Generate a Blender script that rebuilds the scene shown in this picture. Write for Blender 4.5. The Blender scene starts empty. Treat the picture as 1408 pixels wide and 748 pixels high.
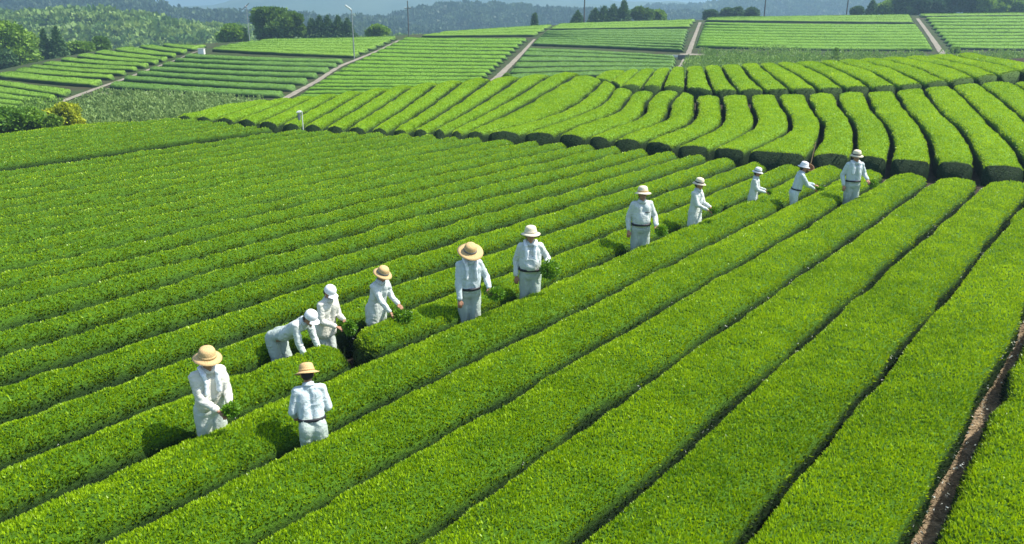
import bpy, bmesh, math, random
import numpy as np
from mathutils import Vector, Matrix
R = math.radians
random.seed(7)
rng = np.random.default_rng(11)
sc = bpy.context.scene
COL = sc.collection

# ------------------------------------------------------------------ camera
F, CX, CY, HZ = 1100.0, 704.0, 374.0, 20.0
PITCH = math.atan((CY - HZ) / F)
CP, SP = math.cos(PITCH), math.sin(PITCH)
CAMZ = 5.55
cam = bpy.data.objects.new('camera', bpy.data.cameras.new('camera'))
COL.objects.link(cam); sc.camera = cam
cam.location = (0, 0, CAMZ); cam.rotation_euler = (R(90) - PITCH, 0, 0)
cam.data.sensor_width = 36; cam.data.lens = 36 * F / 1408
cam.data.clip_start = 0.1; cam.data.clip_end = 30000

def ray(px, py):
    """photo pixel -> world direction scaled so that 1 unit = 1 m of depth along the lens axis"""
    a = (px - CX) / F; b = (py - CY) / F
    return np.stack([a, CP - b * SP, -SP - b * CP], -1)
def at(px, py, d):
    px = np.asarray(px, float); py = np.asarray(py, float)
    return np.array([0, 0, CAMZ]) + ray(px, py) * np.asarray(d, float)[..., None]
def proj(P):
    P = np.asarray(P, float); y = P[..., 1]; z = P[..., 2] - CAMZ
    d = y * CP - z * SP; up = y * SP + z * CP
    return CX + F * P[..., 0] / d, CY - F * up / d, d

# ------------------------------------------------------------------ numpy noise
def _hash(i, j, k, s):
    n = (i * 374761393 + j * 668265263 + k * 2147483647 + s * 974711) & 0xffffffff
    n = ((n ^ (n >> 13)) * 1274126177) & 0xffffffff
    n = n ^ (n >> 16)
    return (n & 0xffff) / 65535.0
def vnoise(P, scale, seed=0):
    p = np.asarray(P, float) * scale
    i = np.floor(p).astype(np.int64); f = p - i; f = f * f * (3 - 2 * f)
    out = 0
    for a in (0, 1):
        for b in (0, 1):
            for c in (0, 1):
                w = (f[..., 0] if a else 1 - f[..., 0]) * (f[..., 1] if b else 1 - f[..., 1]) * (f[..., 2] if c else 1 - f[..., 2])
                out = out + w * _hash(i[..., 0] + a, i[..., 1] + b, i[..., 2] + c, seed)
    return out * 2 - 1

# ------------------------------------------------------------------ surfaces (thin plate splines)
class TPS:
    def __init__(s, P, lam=0.02):
        P = np.asarray(P, float); s.xy = P[:, :2]; z = P[:, 2]; n = len(P)
        K = s.k(s.xy, s.xy) + lam * np.eye(n)
        A = np.zeros((n + 3, n + 3)); A[:n, :n] = K; A[:n, n] = 1; A[:n, n+1:] = s.xy; A[n, :n] = 1; A[n+1:, :n] = s.xy.T
        s.w = np.linalg.solve(A, np.r_[z, 0, 0, 0])
    @staticmethod
    def k(a, b):
        r2 = ((a[:, None] - b[None]) ** 2).sum(-1); return 0.5 * r2 * np.log(r2 + 1e-9) / 100
    def __call__(s, x, y):
        x = np.asarray(x, float); y = np.asarray(y, float); sh = x.shape; q = np.stack([x.ravel(), y.ravel()], -1)
        out = np.empty(len(q))
        for i in range(0, len(q), 20000):
            out[i:i+20000] = s.k(q[i:i+20000], s.xy) @ s.w[:-3] + s.w[-3] + q[i:i+20000] @ s.w[-2:]
        return out.reshape(sh)

Q = math.atan((CY - 2) / F); CQ, SQ = math.cos(Q), math.sin(Q); HP = 4.95
def plane_d(py): return HP / ((py - CY) / F * CQ + SQ)
HH = 0.62                     # hedge height, near fields
def drop_pts(crest, steps):
    out = []
    for p in crest:
        p = np.array(p); h = np.array([p[0], p[1]]); u = h / np.linalg.norm(h)
        for dd, dz in steps: out.append([h[0] + u[0] * dd, h[1] + u[1] * dd, p[2] - dz])
    return out
ctl = []
for px in (-700, -300, 0, 350, 704, 1050, 1408, 1800, 2200):
    for py in (1500, 1000, 748, 560, 420, 320, 260):
        ctl.append(at(px, py, plane_d(py)))
for px, py in ((-300, 225), (0, 215), (150, 205), (350, 205), (550, 215), (700, 215), (-300, 212)): ctl.append(at(px, py, plane_d(py)))
for px, py in ((235, 160.5), (300, 163), (400, 172), (500, 177.5), (600, 182), (700, 186), (800, 191), (900, 196), (1000, 205), (1100, 213), (1190, 216), (1278, 223), (1408, 231), (1600, 243), (1900, 256)):
    ctl.append(at(px, py, plane_d(py)))
midc = [(850, 122, 41), (920, 125, 40), (990, 130, 38.6), (1070, 129, 38.0), (1150, 127, 37.6), (1230, 124, 37.4), (1308, 118, 37.6), (1380, 110, 38.2), (1480, 104, 39),
        (1000, 165, 32), (1200, 165, 31.2), (1350, 165, 30.5), (850, 155, 35), (700, 150, 38.5), (550, 152, 39), (400, 152, 39.6)]
for a in midc: ctl.append(at(*a))
crest = [at(-300, 205, 31), at(0, 186.5, 31.2), at(100, 177, 33), at(170, 168.5, 34.8), at(232, 161, 36.6), at(300, 148, 41), at(400, 136.5, 43.5), at(500, 126, 45.5), at(600, 115, 47.5),
         at(700, 107.5, 48.5), at(800, 101, 49.5), at(900, 95.5, 50.5), at(1000, 90.5, 52), at(1100, 87.5, 53), at(1200, 82.5, 54), at(1300, 77.5, 55), at(1400, 73, 56), at(1600, 66, 57), at(1900, 60, 58)]
ctl += [list(c) for c in crest]
ctl += drop_pts(crest, [(3.0, 0.50), (9, 2.6), (18, 6.0), (32, 9.0)])
near = TPS(ctl)

fc = [(0,92,105),(120,68,120),(240,58,128),(122,118,84),(240,77,108),(0,104,88),(0,146,72),(100,125,80),(140,118,84),(384,131,80),(260,71,108),(480,79,104),(300,56,128),
      (400,50.5,135),(500,47,138),(487,76,106),(556,49,136),(398,133,80),(560,110,88),(655,112,88),(730,50,136),(647,38,150),(760,31,160),(745,41,142),(725,60,120),(949,36,146),(941,70,114),
      (683,106,90),(928,93,95),(930,75,112),(860,25.5,165),(957,25,165),(966,28,150),(953,63,116),(1260,31,146),(1289,68,112),(1106,19,170),(1256,18,168),(1304,65,112),(1272,22,155),
      (1420,20,155),(1420,68,110),(1408,17,168),(1700,60,112),(1700,14,168),(2100,60,112),(2100,14,168),(1100,82,100),(930,97,92),(1400,72,105),(200,150,70),(100,165,62),(0,175,58),(300,140,75),
      (-300,180,60),(-300,120,90),(-600,120,95),(-600,180,62),(600,130,75),(900,110,80),(1200,95,90),(1400,85,92),(1700,85,92)]
fctl = [at(*a) for a in fc]
fcrest = [at(*a) for a in ((-300,112,112),(0,91,108),(60,77.5,113),(120,67,122),(180,61.5,126),(240,57.5,131),(300,54.5,134),(400,49.8,139),(500,46.5,143),(560,44,147),(647,37.5,154),(760,31,163),(860,25.3,168),(957,24,169),(1106,18.6,174),(1256,18,173),(1408,16.8,173),(1700,14,174),(2100,14,174))]
fctl += [list(c) for c in fcrest]
fctl += drop_pts(fcrest, [(8, .7), (25, 5), (60, 11), (120, 16)])
for x in (-60, -30, 0, 30, 60, 90): fctl.append([x, 44, -3.6])
far = TPS(fctl)

def cast(surf, px, py, t0, t1, n=400):
    px = np.atleast_1d(np.asarray(px, float)); py = np.atleast_1d(np.asarray(py, float))
    r = ray(px, py); t = np.exp(np.linspace(math.log(t0), math.log(t1), n))
    P = r[:, None, :] * t[None, :, None]; P[..., 2] += CAMZ
    g = P[..., 2] - surf(P[..., 0], P[..., 1])
    res = []
    for k in range(len(px)):
        below = np.where(g[k] < 0)[0]
        if len(below) == 0: i = int(np.argmin(g[k])); res.append(t[i]); continue
        i = below[0]
        if i == 0: res.append(t[0]); continue
        a, b = g[k][i-1], g[k][i]; res.append(t[i-1] + (t[i] - t[i-1]) * a / (a - b))
    d = np.array(res)
    P = r * d[:, None]; P[:, 2] += CAMZ
    P[:, 2] = surf(P[:, 0], P[:, 1])
    return P
nearcast = lambda px, py: cast(near, px, py, 4.5, 62)
farcast = lambda px, py: cast(far, px, py, 56, 200)

# ------------------------------------------------------------------ mesh helpers
def tag(o, label=None, cat=None, group=None, kind=None):
    if label: o['label'] = label
    if cat: o['category'] = cat
    if group: o['group'] = group
    if kind: o['kind'] = kind
    return o
def link(name, me, mats=(), parent=None):
    o = bpy.data.objects.new(name, me); COL.objects.link(o)
    for m in mats: me.materials.append(m)
    if parent: o.parent = parent
    return o
def empty(name, loc, rz=0):
    o = bpy.data.objects.new(name, None); COL.objects.link(o); o.location = loc; o.rotation_euler = (0, 0, rz); o.empty_display_size = .2
    return o
def np_mesh(name, V, faces, smooth=True, mat_idx=None, tint=None):
    """faces: list of int arrays (n,k)"""
    me = bpy.data.meshes.new(name)
    me.vertices.add(len(V)); me.vertices.foreach_set('co', np.ascontiguousarray(V, dtype=np.float32).ravel())
    nl = sum(f.size for f in faces); nf = sum(len(f) for f in faces)
    me.loops.add(nl); me.polygons.add(nf)
    me.loops.foreach_set('vertex_index', np.concatenate([f.ravel() for f in faces]).astype(np.int32))
    tot = np.concatenate([np.full(len(f), f.shape[1]) for f in faces]); st = np.r_[0, np.cumsum(tot)[:-1]]
    me.polygons.foreach_set('loop_start', st.astype(np.int32)); me.polygons.foreach_set('loop_total', tot.astype(np.int32))
    sm = np.ones(nf, bool) if smooth is True else (np.zeros(nf, bool) if smooth is False else smooth)
    me.polygons.foreach_set('use_smooth', sm)
    if mat_idx is not None: me.polygons.foreach_set('material_index', mat_idx.astype(np.int32))
    if tint is not None:
        a = me.attributes.new('tint', 'FLOAT_COLOR', 'POINT'); a.data.foreach_set('color', np.ascontiguousarray(tint, dtype=np.float32).ravel())
    me.update(calc_edges=True); me.validate()
    return me
def grid_faces(nu, nv, off=0):
    i = np.arange(nu - 1)[:, None] * nv + np.arange(nv - 1)[None]; i = i.ravel() + off
    return np.stack([i, i + 1, i + nv + 1, i + nv], -1)

# ------------------------------------------------------------------ materials
def mat(name):
    m = bpy.data.materials.new(name); m.use_nodes = True; nt = m.node_tree; b = nt.nodes['Principled BSDF']; return m, nt, b
def N(nt, t, **kw):
    n = nt.nodes.new(t)
    for k, v in kw.items():
        if k.startswith('_'): setattr(n, k[1:], v)
        else: n.inputs[k.replace('__', ' ')].default_value = v
    return n
def noise_ramp(nt, scale, stops, detail=6, rough=.6, coord='Object', vec=None):
    tc = N(nt, 'ShaderNodeTexCoord'); no = N(nt, 'ShaderNodeTexNoise', Scale=scale, Detail=detail, Roughness=rough)
    nt.links.new(vec or tc.outputs[coord], no.inputs['Vector'])
    cr = N(nt, 'ShaderNodeValToRGB'); e = cr.color_ramp.elements
    e[0].position, e[0].color = stops[0][0], (*stops[0][1], 1); e[1].position, e[1].color = stops[-1][0], (*stops[-1][1], 1)
    for p, c in stops[1:-1]:
        x = e.new(p); x.color = (*c, 1)
    nt.links.new(no.outputs['Fac'], cr.inputs['Fac'])
    return cr, no
def bump(nt, b, src, strength=.5, dist=.02):
    bp = N(nt, 'ShaderNodeBump', Strength=strength, Distance=dist); nt.links.new(src, bp.inputs['Height']); nt.links.new(bp.outputs['Normal'], b.inputs['Normal'])
def simple(name, col, rough=.7, scale=20, var=.15, bstr=.2, bdist=.01, spec=.3):
    m, nt, b = mat(name)
    lo = tuple(max(0, c * (1 - var)) for c in col); hi = tuple(min(1, c * (1 + var)) for c in col)
    cr, no = noise_ramp(nt, scale, [(.3, lo), (.7, hi)])
    nt.links.new(cr.outputs['Color'], b.inputs['Base Color']); b.inputs['Roughness'].default_value = rough; b.inputs['Specular IOR Level'].default_value = spec
    if bstr: bump(nt, b, no.outputs['Fac'], bstr, bdist)
    return m
def leafmat(name, trans=.3, rough=.42, spec=.35, gain=1.0):
    m, nt, b = mat(name); out = nt.nodes['Material Output']
    at_ = N(nt, 'ShaderNodeAttribute', _attribute_name='tint')
    b.inputs['Roughness'].default_value = rough; b.inputs['Specular IOR Level'].default_value = spec
    tr = N(nt, 'ShaderNodeBsdfTranslucent'); mx = N(nt, 'ShaderNodeMixShader', Fac=trans)
    nt.links.new(at_.outputs['Color'], b.inputs['Base Color'])
    hs = N(nt, 'ShaderNodeHueSaturation', Hue=.485, Saturation=1.1, Value=1.25); nt.links.new(at_.outputs['Color'], hs.inputs['Color'])
    nt.links.new(hs.outputs['Color'], tr.inputs['Color'])
    nt.links.new(b.outputs['BSDF'], mx.inputs[1]); nt.links.new(tr.outputs['BSDF'], mx.inputs[2]); nt.links.new(mx.outputs['Shader'], out.inputs['Surface'])
    return m
M = {}
M['leaf'] = leafmat('tea_leaf', .34, .38, .38)
M['leaf_tree'] = leafmat('tree_leaf', .25, .55, .25)
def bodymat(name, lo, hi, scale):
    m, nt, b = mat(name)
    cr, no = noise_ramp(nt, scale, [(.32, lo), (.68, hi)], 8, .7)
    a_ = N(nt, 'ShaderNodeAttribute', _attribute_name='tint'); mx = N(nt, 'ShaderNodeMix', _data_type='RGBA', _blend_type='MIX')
    cr2, _n = noise_ramp(nt, scale, [(.3, (.007, .018, .006)), (.7, (.02, .048, .012))], 8, .7)  # dark tone for lower sides and ends, partly painted shade
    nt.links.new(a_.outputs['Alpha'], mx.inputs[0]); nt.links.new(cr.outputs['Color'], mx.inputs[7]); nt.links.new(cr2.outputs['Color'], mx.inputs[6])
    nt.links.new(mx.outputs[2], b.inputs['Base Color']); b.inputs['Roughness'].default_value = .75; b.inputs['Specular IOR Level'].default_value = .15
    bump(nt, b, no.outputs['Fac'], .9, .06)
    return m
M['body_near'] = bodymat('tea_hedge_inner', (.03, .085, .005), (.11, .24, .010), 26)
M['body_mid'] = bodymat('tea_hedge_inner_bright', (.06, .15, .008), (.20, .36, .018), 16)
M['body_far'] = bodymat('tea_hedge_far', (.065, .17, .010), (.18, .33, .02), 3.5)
M['bark'] = simple('bark', (.10, .075, .05), .9, 12, .4, .8, .03)
M['trunkwood'] = M['bark']

# ground soil
def soil():
    m, nt, b = mat('soil')
    cr, no = noise_ramp(nt, 2.5, [(.3, (.022, .017, .011)), (.55, (.045, .035, .023)), (.75, (.085, .068, .045))], 10, .7)
    nt.links.new(cr.outputs['Color'], b.inputs['Base Color']); b.inputs['Roughness'].default_value = .95; b.inputs['Specular IOR Level'].default_value = .1
    bump(nt, b, no.outputs['Fac'], .8, .05); return m
M['soil'] = soil()
M['straw_path'] = simple('dry_straw_path', (.22, .165, .10), .95, 9, .5, .9, .04, .1)
M['dirt_path'] = simple('pale_dirt', (.23, .205, .16), .95, 1.6, .25, .3, .03, .1)
def farground():
    m, nt, b = mat('far_ground')
    cr, no = noise_ramp(nt, .35, [(.35, (.05, .045, .025)), (.5, (.045, .06, .02)), (.7, (.035, .06, .016))], 10, .65)
    nt.links.new(cr.outputs['Color'], b.inputs['Base Color']); b.inputs['Roughness'].default_value = .95; b.inputs['Specular IOR Level'].default_value = .1
    bump(nt, b, no.outputs['Fac'], .6, .2); return m
M['farground'] = farground()

# ------------------------------------------------------------------ leaves as real little quads
def leaf_quads(P, Nn, size, aspect=.42, up=.55, spread=.75):
    n = len(P); rnd = rng.normal(size=(n, 3)); D = Nn + rnd * spread; D[:, 2] += up
    D /= np.linalg.norm(D, axis=1)[:, None]
    S = np.cross(D, rng.normal(size=(n, 3))); S /= np.linalg.norm(S, axis=1)[:, None] + 1e-9
    W = np.cross(D, S)
    L = size * rng.uniform(.7, 1.35, n); w = L * aspect
    base = P - D * (L * .25)[:, None]
    tip = base + D * L[:, None] + W * (L * rng.uniform(-.15, .25, n))[:, None]
    mid = base + D * (L * .5)[:, None]
    a = mid + S * (w * .5)[:, None] + W * (w * .12)[:, None]; c = mid - S * (w * .5)[:, None] + W * (w * .12)[:, None]
    V = np.stack([base, a, tip, c], 1).reshape(-1, 3)
    Fq = np.arange(n * 4).reshape(n, 4)
    return V, Fq
def sample_surface(V, Fc, dens):
    """Fc quads; dens per face (per m2); returns points, normals"""
    A = V[Fc]; n1 = np.cross(A[:, 2] - A[:, 0], A[:, 3] - A[:, 1]); ar = .5 * np.linalg.norm(n1, axis=1); nn = n1 / (2 * ar[:, None] + 1e-12)
    lam = ar * dens; cnt = rng.poisson(lam); idx = np.repeat(np.arange(len(Fc)), cnt)
    u = rng.random(len(idx))[:, None]; v = rng.random(len(idx))[:, None]; Q_ = A[idx]
    P = (Q_[:, 0] * (1 - u) + Q_[:, 3] * u) * (1 - v) + (Q_[:, 1] * (1 - u) + Q_[:, 2] * u) * v
    return P, nn[idx], idx
def tints(n, c0, c1, P, patch=.5, seed=3):
    t = np.clip(rng.beta(1.9, 1.9, n) + .20 * vnoise(P, patch, seed) + .22 * vnoise(P, 2.3, seed + 1) + .18 * vnoise(P, 7.5, seed + 2), -.35, 1.15)[:, None]
    c = np.array(c0) * (1 - t) + np.array(c1) * t
    c = np.clip(c, .004, 1); old = rng.random(n) < .035
    c[old] = c[old] * .6 + np.array([.10, .16, .05]) * .4
    return np.concatenate([c, np.ones((n, 1))], 1)

def polyarc(P, n):
    s = np.r_[0, np.cumsum(np.linalg.norm(np.diff(P, axis=0), axis=1))]; t = np.linspace(0, s[-1], n)
    return np.stack([np.interp(t, s, P[:, k]) for k in range(3)], -1), s[-1]
def smooth_px(pts, n=28):
    """Catmull-Rom through picture points"""
    p = np.array(pts, float)
    if len(p) < 3: t = np.linspace(0, 1, n)[:, None]; return p[0] * (1 - t) + p[-1] * t
    e = np.vstack([2 * p[0] - p[1], p, 2 * p[-1] - p[-2]]); out = []
    m = max(2, n // (len(p) - 1))
    for i in range(1, len(e) - 2):
        for t in np.linspace(0, 1, m, endpoint=(i == len(e) - 3)):
            a, b, c, d = e[i-1], e[i], e[i+1], e[i+2]
            out.append(.5 * ((2 * b) + (c - a) * t + (2*a - 5*b + 4*c - d) * t*t + (3*b - a - 3*c + d) * t**3))
    return np.array(out)

HEDGES = []
def hedge(A, B, surf, H, g, label, group, style, end=.45, prof=(.42, .62), nv=15, dens=1.0, seed=0, endcap=(1, 1), arch=.0, yng_lit=(.60, .78), end_shade=True):
    """clipped hedge between gap lines A and B (world polylines on the crown surface)"""
    LA = polyarc(A, 60)[1]; LB = polyarc(B, 60)[1]; L = max(LA, LB)
    cen = .5 * (A.mean(0) + B.mean(0)); dist0 = max(6, np.linalg.norm(cen[:2]))
    dmin = max(6, min(np.linalg.norm(A[:, :2], axis=1).min(), np.linalg.norm(B[:, :2], axis=1).min()))
    step = .075 + .004 * max(0, dmin - 9) if dist0 < 60 else .55
    nu = int(min(420, max(10, L / step)))
    a, _ = polyarc(A, nu); b, _ = polyarc(B, nu)
    s = np.linspace(0, L, nu)
    ca = .5 * (a + b); wv = b - a; wid = np.linalg.norm(wv[:, :2], axis=1)
    wdir = wv / wid[:, None]
    def taper(x): x = np.clip(x / end, 0, 1); return (1 - (1 - x) ** 2.4) ** (1 / 2.2)
    tp = np.ones(nu)
    if endcap[0]: tp *= taper(s)
    if endcap[1]: tp *= taper(L - s)
    half = np.maximum(.06, wid / 2 - g)
    half = half * (1 + .05 * np.interp(s, np.arange(0, L + 1.5, .8), rng.normal(size=len(np.arange(0, L + 1.5, .8)))))
    ph = np.linspace(0, math.pi, nv)
    cx = -np.sign(np.cos(ph)) * np.abs(np.cos(ph)) ** prof[0]; sz = np.sin(ph) ** prof[1]
    sz = np.clip(sz, 0, 1); sz = sz * (1 - arch * cx ** 2)
    cx = np.r_[cx[0] * .93, cx, cx[-1] * .93]; sz = np.r_[-.12, sz, -.12]; low = sz < 0; n2 = nv + 2
    tw = .35 + .65 * tp
    X = ca[:, None, :] + wdir[:, None, :] * (cx[None, :, None] * (half * tw)[:, None, None])
    top = surf(X[..., 0].copy(), X[..., 1].copy())
    rise = 1 + (arch * .42 + .03 if dist0 < 62 else 0)      # the measured furrow lines lie on the shoulders, the crown swells above them
    zz = np.where(low[None], -H - .12, -H + (H * rise * (np.where(low, 0, sz)[None] * tp[:, None])))
    X[..., 2] = top + zz
    V = X.reshape(-1, 3); fq = grid_faces(nu, n2)
    # end caps close naturally (tapered); surface roughness
    far_ = dist0 > 62
    if not far_:
        amp = .035
        disp = amp * vnoise(V, 3.1, seed) + .026 * vnoise(V, 8.5, seed + 5) + .02 * vnoise(V, .9, seed + 9)
        disp = disp * (.30 + .70 * np.tile(np.clip(1 - np.abs(cx) ** 3, 0, 1), nu))
        nr = V - np.repeat(ca, n2, 0); nr[:, 2] = V[:, 2] - (np.repeat(ca[:, 2], n2) - H * .8); nr /= np.linalg.norm(nr, axis=1)[:, None] + 1e-9
        V = V + nr * (disp * np.where(np.tile(low, nu), 0, 1))[:, None]
    else:
        V = V + np.stack([0 * V[:, 0], 0 * V[:, 0], .05 * vnoise(V, 1.1, seed) * np.where(np.tile(low, nu), 0, 1)], -1)
    faces = [fq]; tint = np.zeros((len(V), 4))
    hrel = (V[:, 2] - surf(V[:, 0].copy(), V[:, 1].copy()) + H) / H      # 0 at the ground, 1 on the plucked crown
    yl, yh = yng_lit; young_lit = lambda h: np.clip((h / rise - yl) / (yh - yl), 0, 1)  # tone by height: mature lower leaves, with furrow shade painted in
    de_ = np.minimum(s if endcap[0] else 9, (L - s) if endcap[1] else 9) * np.ones(nu); endf = np.repeat(np.clip((de_ - .20) / .10, 0, 1), n2) if (not far_ and end_shade) else np.ones(len(V)); tint[:, 3] = young_lit(hrel - style.get('sh', 0)) * endf; mi = [np.zeros(len(fq), int)]; sm = [np.ones(len(fq), bool)]  # end faces darkened: their shade is put into the tint
    if dens > 0:
        C = V[fq].mean(1); px, py, d = proj(C); rr = np.linalg.norm(C[:, :2], axis=1)
        inside = (px > -60) & (px < 1468) & (py > -40) & (py < 800) & (d > 1)
        dn = np.minimum(1750, 1650 * (10 / rr) ** (1.38 if far_ else 1.15)) * dens * np.where(inside, 1, .18)
        sz_face = .052 * (rr / 10) ** .62
        A4 = V[fq]; nz = np.cross(A4[:, 2] - A4[:, 0], A4[:, 3] - A4[:, 1]); nz = nz[:, 2] / (np.linalg.norm(nz, axis=1) + 1e-9)
        dn = dn * np.where(np.abs(nz) > .40, 1.45, .22)
        P, Nn, fidx = sample_surface(V, fq, dn)
        if len(P):
            Pd = np.linalg.norm(P[:, :2], axis=1)
            size = style['size'] * .051 * (Pd / 10) ** np.where(Pd > 62, .34, .22)
            dirout = Nn * np.where((Nn[:, 2] < -.2), -1, 1)[:, None]
            LV, LF = leaf_quads(P, dirout, size, up=style.get('up', .8), spread=style.get('spread', .52))
            tb = tints(len(P), style['c0'], style['c1'], P, .35, seed % 50)
            if style.get('vary'):   # leaves lightened with distance: grazing-view brightness put into their colour
                k_ = (1.0 * np.clip((P[:, 1] - 9) / 13, 0, 1))[:, None]; tb[:, :3] = tb[:, :3] * (1 - k_) + k_ * tints(len(P), ST_MID['c0'], ST_MID['c1'], P, .35, seed % 50)[:, :3]
            yg = young_lit((P[:, 2] - surf(P[:, 0].copy(), P[:, 1].copy()) + H) / H + rng.normal(0, .06, len(P)) - style.get('sh', 0))[:, None] * endf[fq[fidx, 0]][:, None]   # lower leaves darkened: mature foliage plus furrow and end-face shade put into colour
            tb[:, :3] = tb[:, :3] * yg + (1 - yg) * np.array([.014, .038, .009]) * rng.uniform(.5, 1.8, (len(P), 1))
            tn = np.repeat(tb, 4, 0)
            faces.append(LF + len(V)); V = np.vstack([V, LV]); tint = np.vstack([tint, tn]); mi.append(np.ones(len(LF), int)); sm.append(np.zeros(len(LF), bool))
    me = np_mesh('tea_hedge', V, faces, np.concatenate(sm), np.concatenate(mi), tint)
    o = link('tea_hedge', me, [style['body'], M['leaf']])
    tag(o, label, 'tea hedge', group)
    HEDGES.append(o)
    return o
ST_NEAR = dict(size=1.0, c0=(.115, .24, .002), c1=(.345, .51, .008), body=M['body_near'], vary=1)
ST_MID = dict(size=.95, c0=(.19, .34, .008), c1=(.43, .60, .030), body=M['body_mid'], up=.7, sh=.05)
ST_FAR = dict(size=1.0, c0=(.08, .18, .012), c1=(.19, .33, .02), body=M['body_far'])

ORD = ['first','second','third','fourth','fifth','sixth','seventh','eighth','ninth','tenth','eleventh','twelfth','thirteenth','fourteenth','fifteenth','sixteenth','seventeenth','eighteenth','nineteenth','twentieth','twenty-first','twenty-second','twenty-third','twenty-fourth','twenty-fifth','twenty-sixth','twenty-seventh','twenty-eighth','twenty-ninth','thirtieth']

# ------------------------------------------------------------------ near field
E = np.array([(-400, 232), (0, 186), (100, 176.5), (170, 168), (235, 163), (300, 169), (380, 178.5), (400, 180), (500, 185), (592, 189), (720, 197), (800, 201), (888, 209), (992, 217), (1063, 228), (1157, 230), (1224, 237), (1285, 243), (1347, 248), (1408, 250), (1480, 253), (1640, 258)], float)
def gapline(c, y0=None, xend=None):
    k = (748 - 2) / (1638 - c)
    bow = lambda x: 7 * np.exp(-((x - 900) / 330) ** 2) * (1 / (1 + math.exp((c - 250) / 120))) * (1 if c > -2000 else .3)
    f = lambda x: 2 + k * (1638 - x) + bow(x)
    xs = np.linspace(-420, 1600, 2021); ys = f(xs)
    e = np.interp(xs, E[:, 0], E[:, 1])
    i = np.where(ys < e)[0]; iend = i[0] if len(i) else len(xs) - 1
    j = np.where(ys < 1000)[0][0]
    xs = xs[j:iend + 1]; ys = ys[j:iend + 1]
    # sample evenly in 1/(y) so that world spacing is even
    t = np.linspace(1 / (ys[0] - 0), 1 / ys[-1], 46); yy = 1 / t; xx = np.interp(-yy, -ys, xs)
    wob = .5 * np.sin(xx / 37 + c) * (yy / 400)
    return nearcast(xx, yy + wob)
NEARG = 'clipped tea hedges of the near slope'
cs = [1238, 1008, 775, 547, 325, 112, -108, -299, -495, -699, -879, -1065, -1251, -1429, -1622, -1785, -1945, -2105, -2262, -2420, -2590, -2770, -2950, -3135, -3320, -3490]
L = {c: gapline(c) for c in cs + [1263, 1575]}
hedge(L[1263], L[1575], near, HH, .05, 'tea hedge at the lower right corner, right of the straw-covered footpath', NEARG, ST_NEAR, seed=1, endcap=(0, 1))
gaps = dict(zip(cs, [.05, .125, .12, .12, .12, .12, .125, .14, .155] + [.185] * 40))
named = {0: 'broad tea hedge bordering the left side of the straw-covered footpath',
         4: 'tea hedge directly in front of the worker seen from behind, hiding the lower legs',
         5: 'tea hedge between the worker seen from behind and the leftmost straw-hatted worker'}
for i in range(len(cs) - 1):
    a, b = cs[i + 1], cs[i]
    A, B = L[a], L[b]
    g = .5 * (gaps[a] + gaps[b])
    lab = named.get(i, '%s tea hedge to the left of the straw-covered footpath in the near slope' % ORD[i])
    prof = (.20, .34) if i < 8 else (.40, .60)
    kw = dict(seed=i * 7 + 3, endcap=(0, 1), prof=prof, arch=.07 + .040 * min(i, 11), yng_lit=(.53 + .007 * min(i, 10) + .006 * max(0, i - 10), .68 + .016 * min(i, 10) + .006 * max(0, i - 10)))
    if (a, b) == (-299, -108):
        def cut(Pl, xpix, left):
            x, _, _ = proj(Pl); xs = np.linspace(0, len(Pl) - 1, 600); Pf = np.stack([np.interp(xs, np.arange(len(Pl)), Pl[:, k]) for k in range(3)], -1)
            xf, _, _ = proj(Pf); return Pf[xf < xpix] if left else Pf[xf > xpix]
        kw['endcap'] = (0, 1)
        hedge(cut(A, 455, True), cut(B, 497, True), near, HH, g, 'tea hedge left of the cross gap, with the bending worker leaning over it', NEARG, ST_NEAR, end_shade=False, **kw)
        kw['endcap'] = (1, 1)
        hedge(cut(A, 468, False), cut(B, 509, False), near, HH, g, 'tea hedge right of the cross gap, running behind the straw-hatted workers', NEARG, ST_NEAR, end_shade=False, **kw)
        continue
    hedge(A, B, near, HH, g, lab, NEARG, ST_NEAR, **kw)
UPG = 'tea hedges of the upper left strip'
cu = [-3665, -3770, -3940, -4110, -4280, -4450, -4620, -4790, -4960]
Lu = [gapline(c) for c in cu]
for i in range(len(cu) - 1):
    hedge(Lu[i + 1], Lu[i], near, HH, .15, '%s tea hedge above the long dark furrow at the upper left' % ORD[i], UPG, ST_NEAR, seed=300 + i, endcap=(0, 1), nv=13, arch=.45, yng_lit=(.68, .95))
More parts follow.
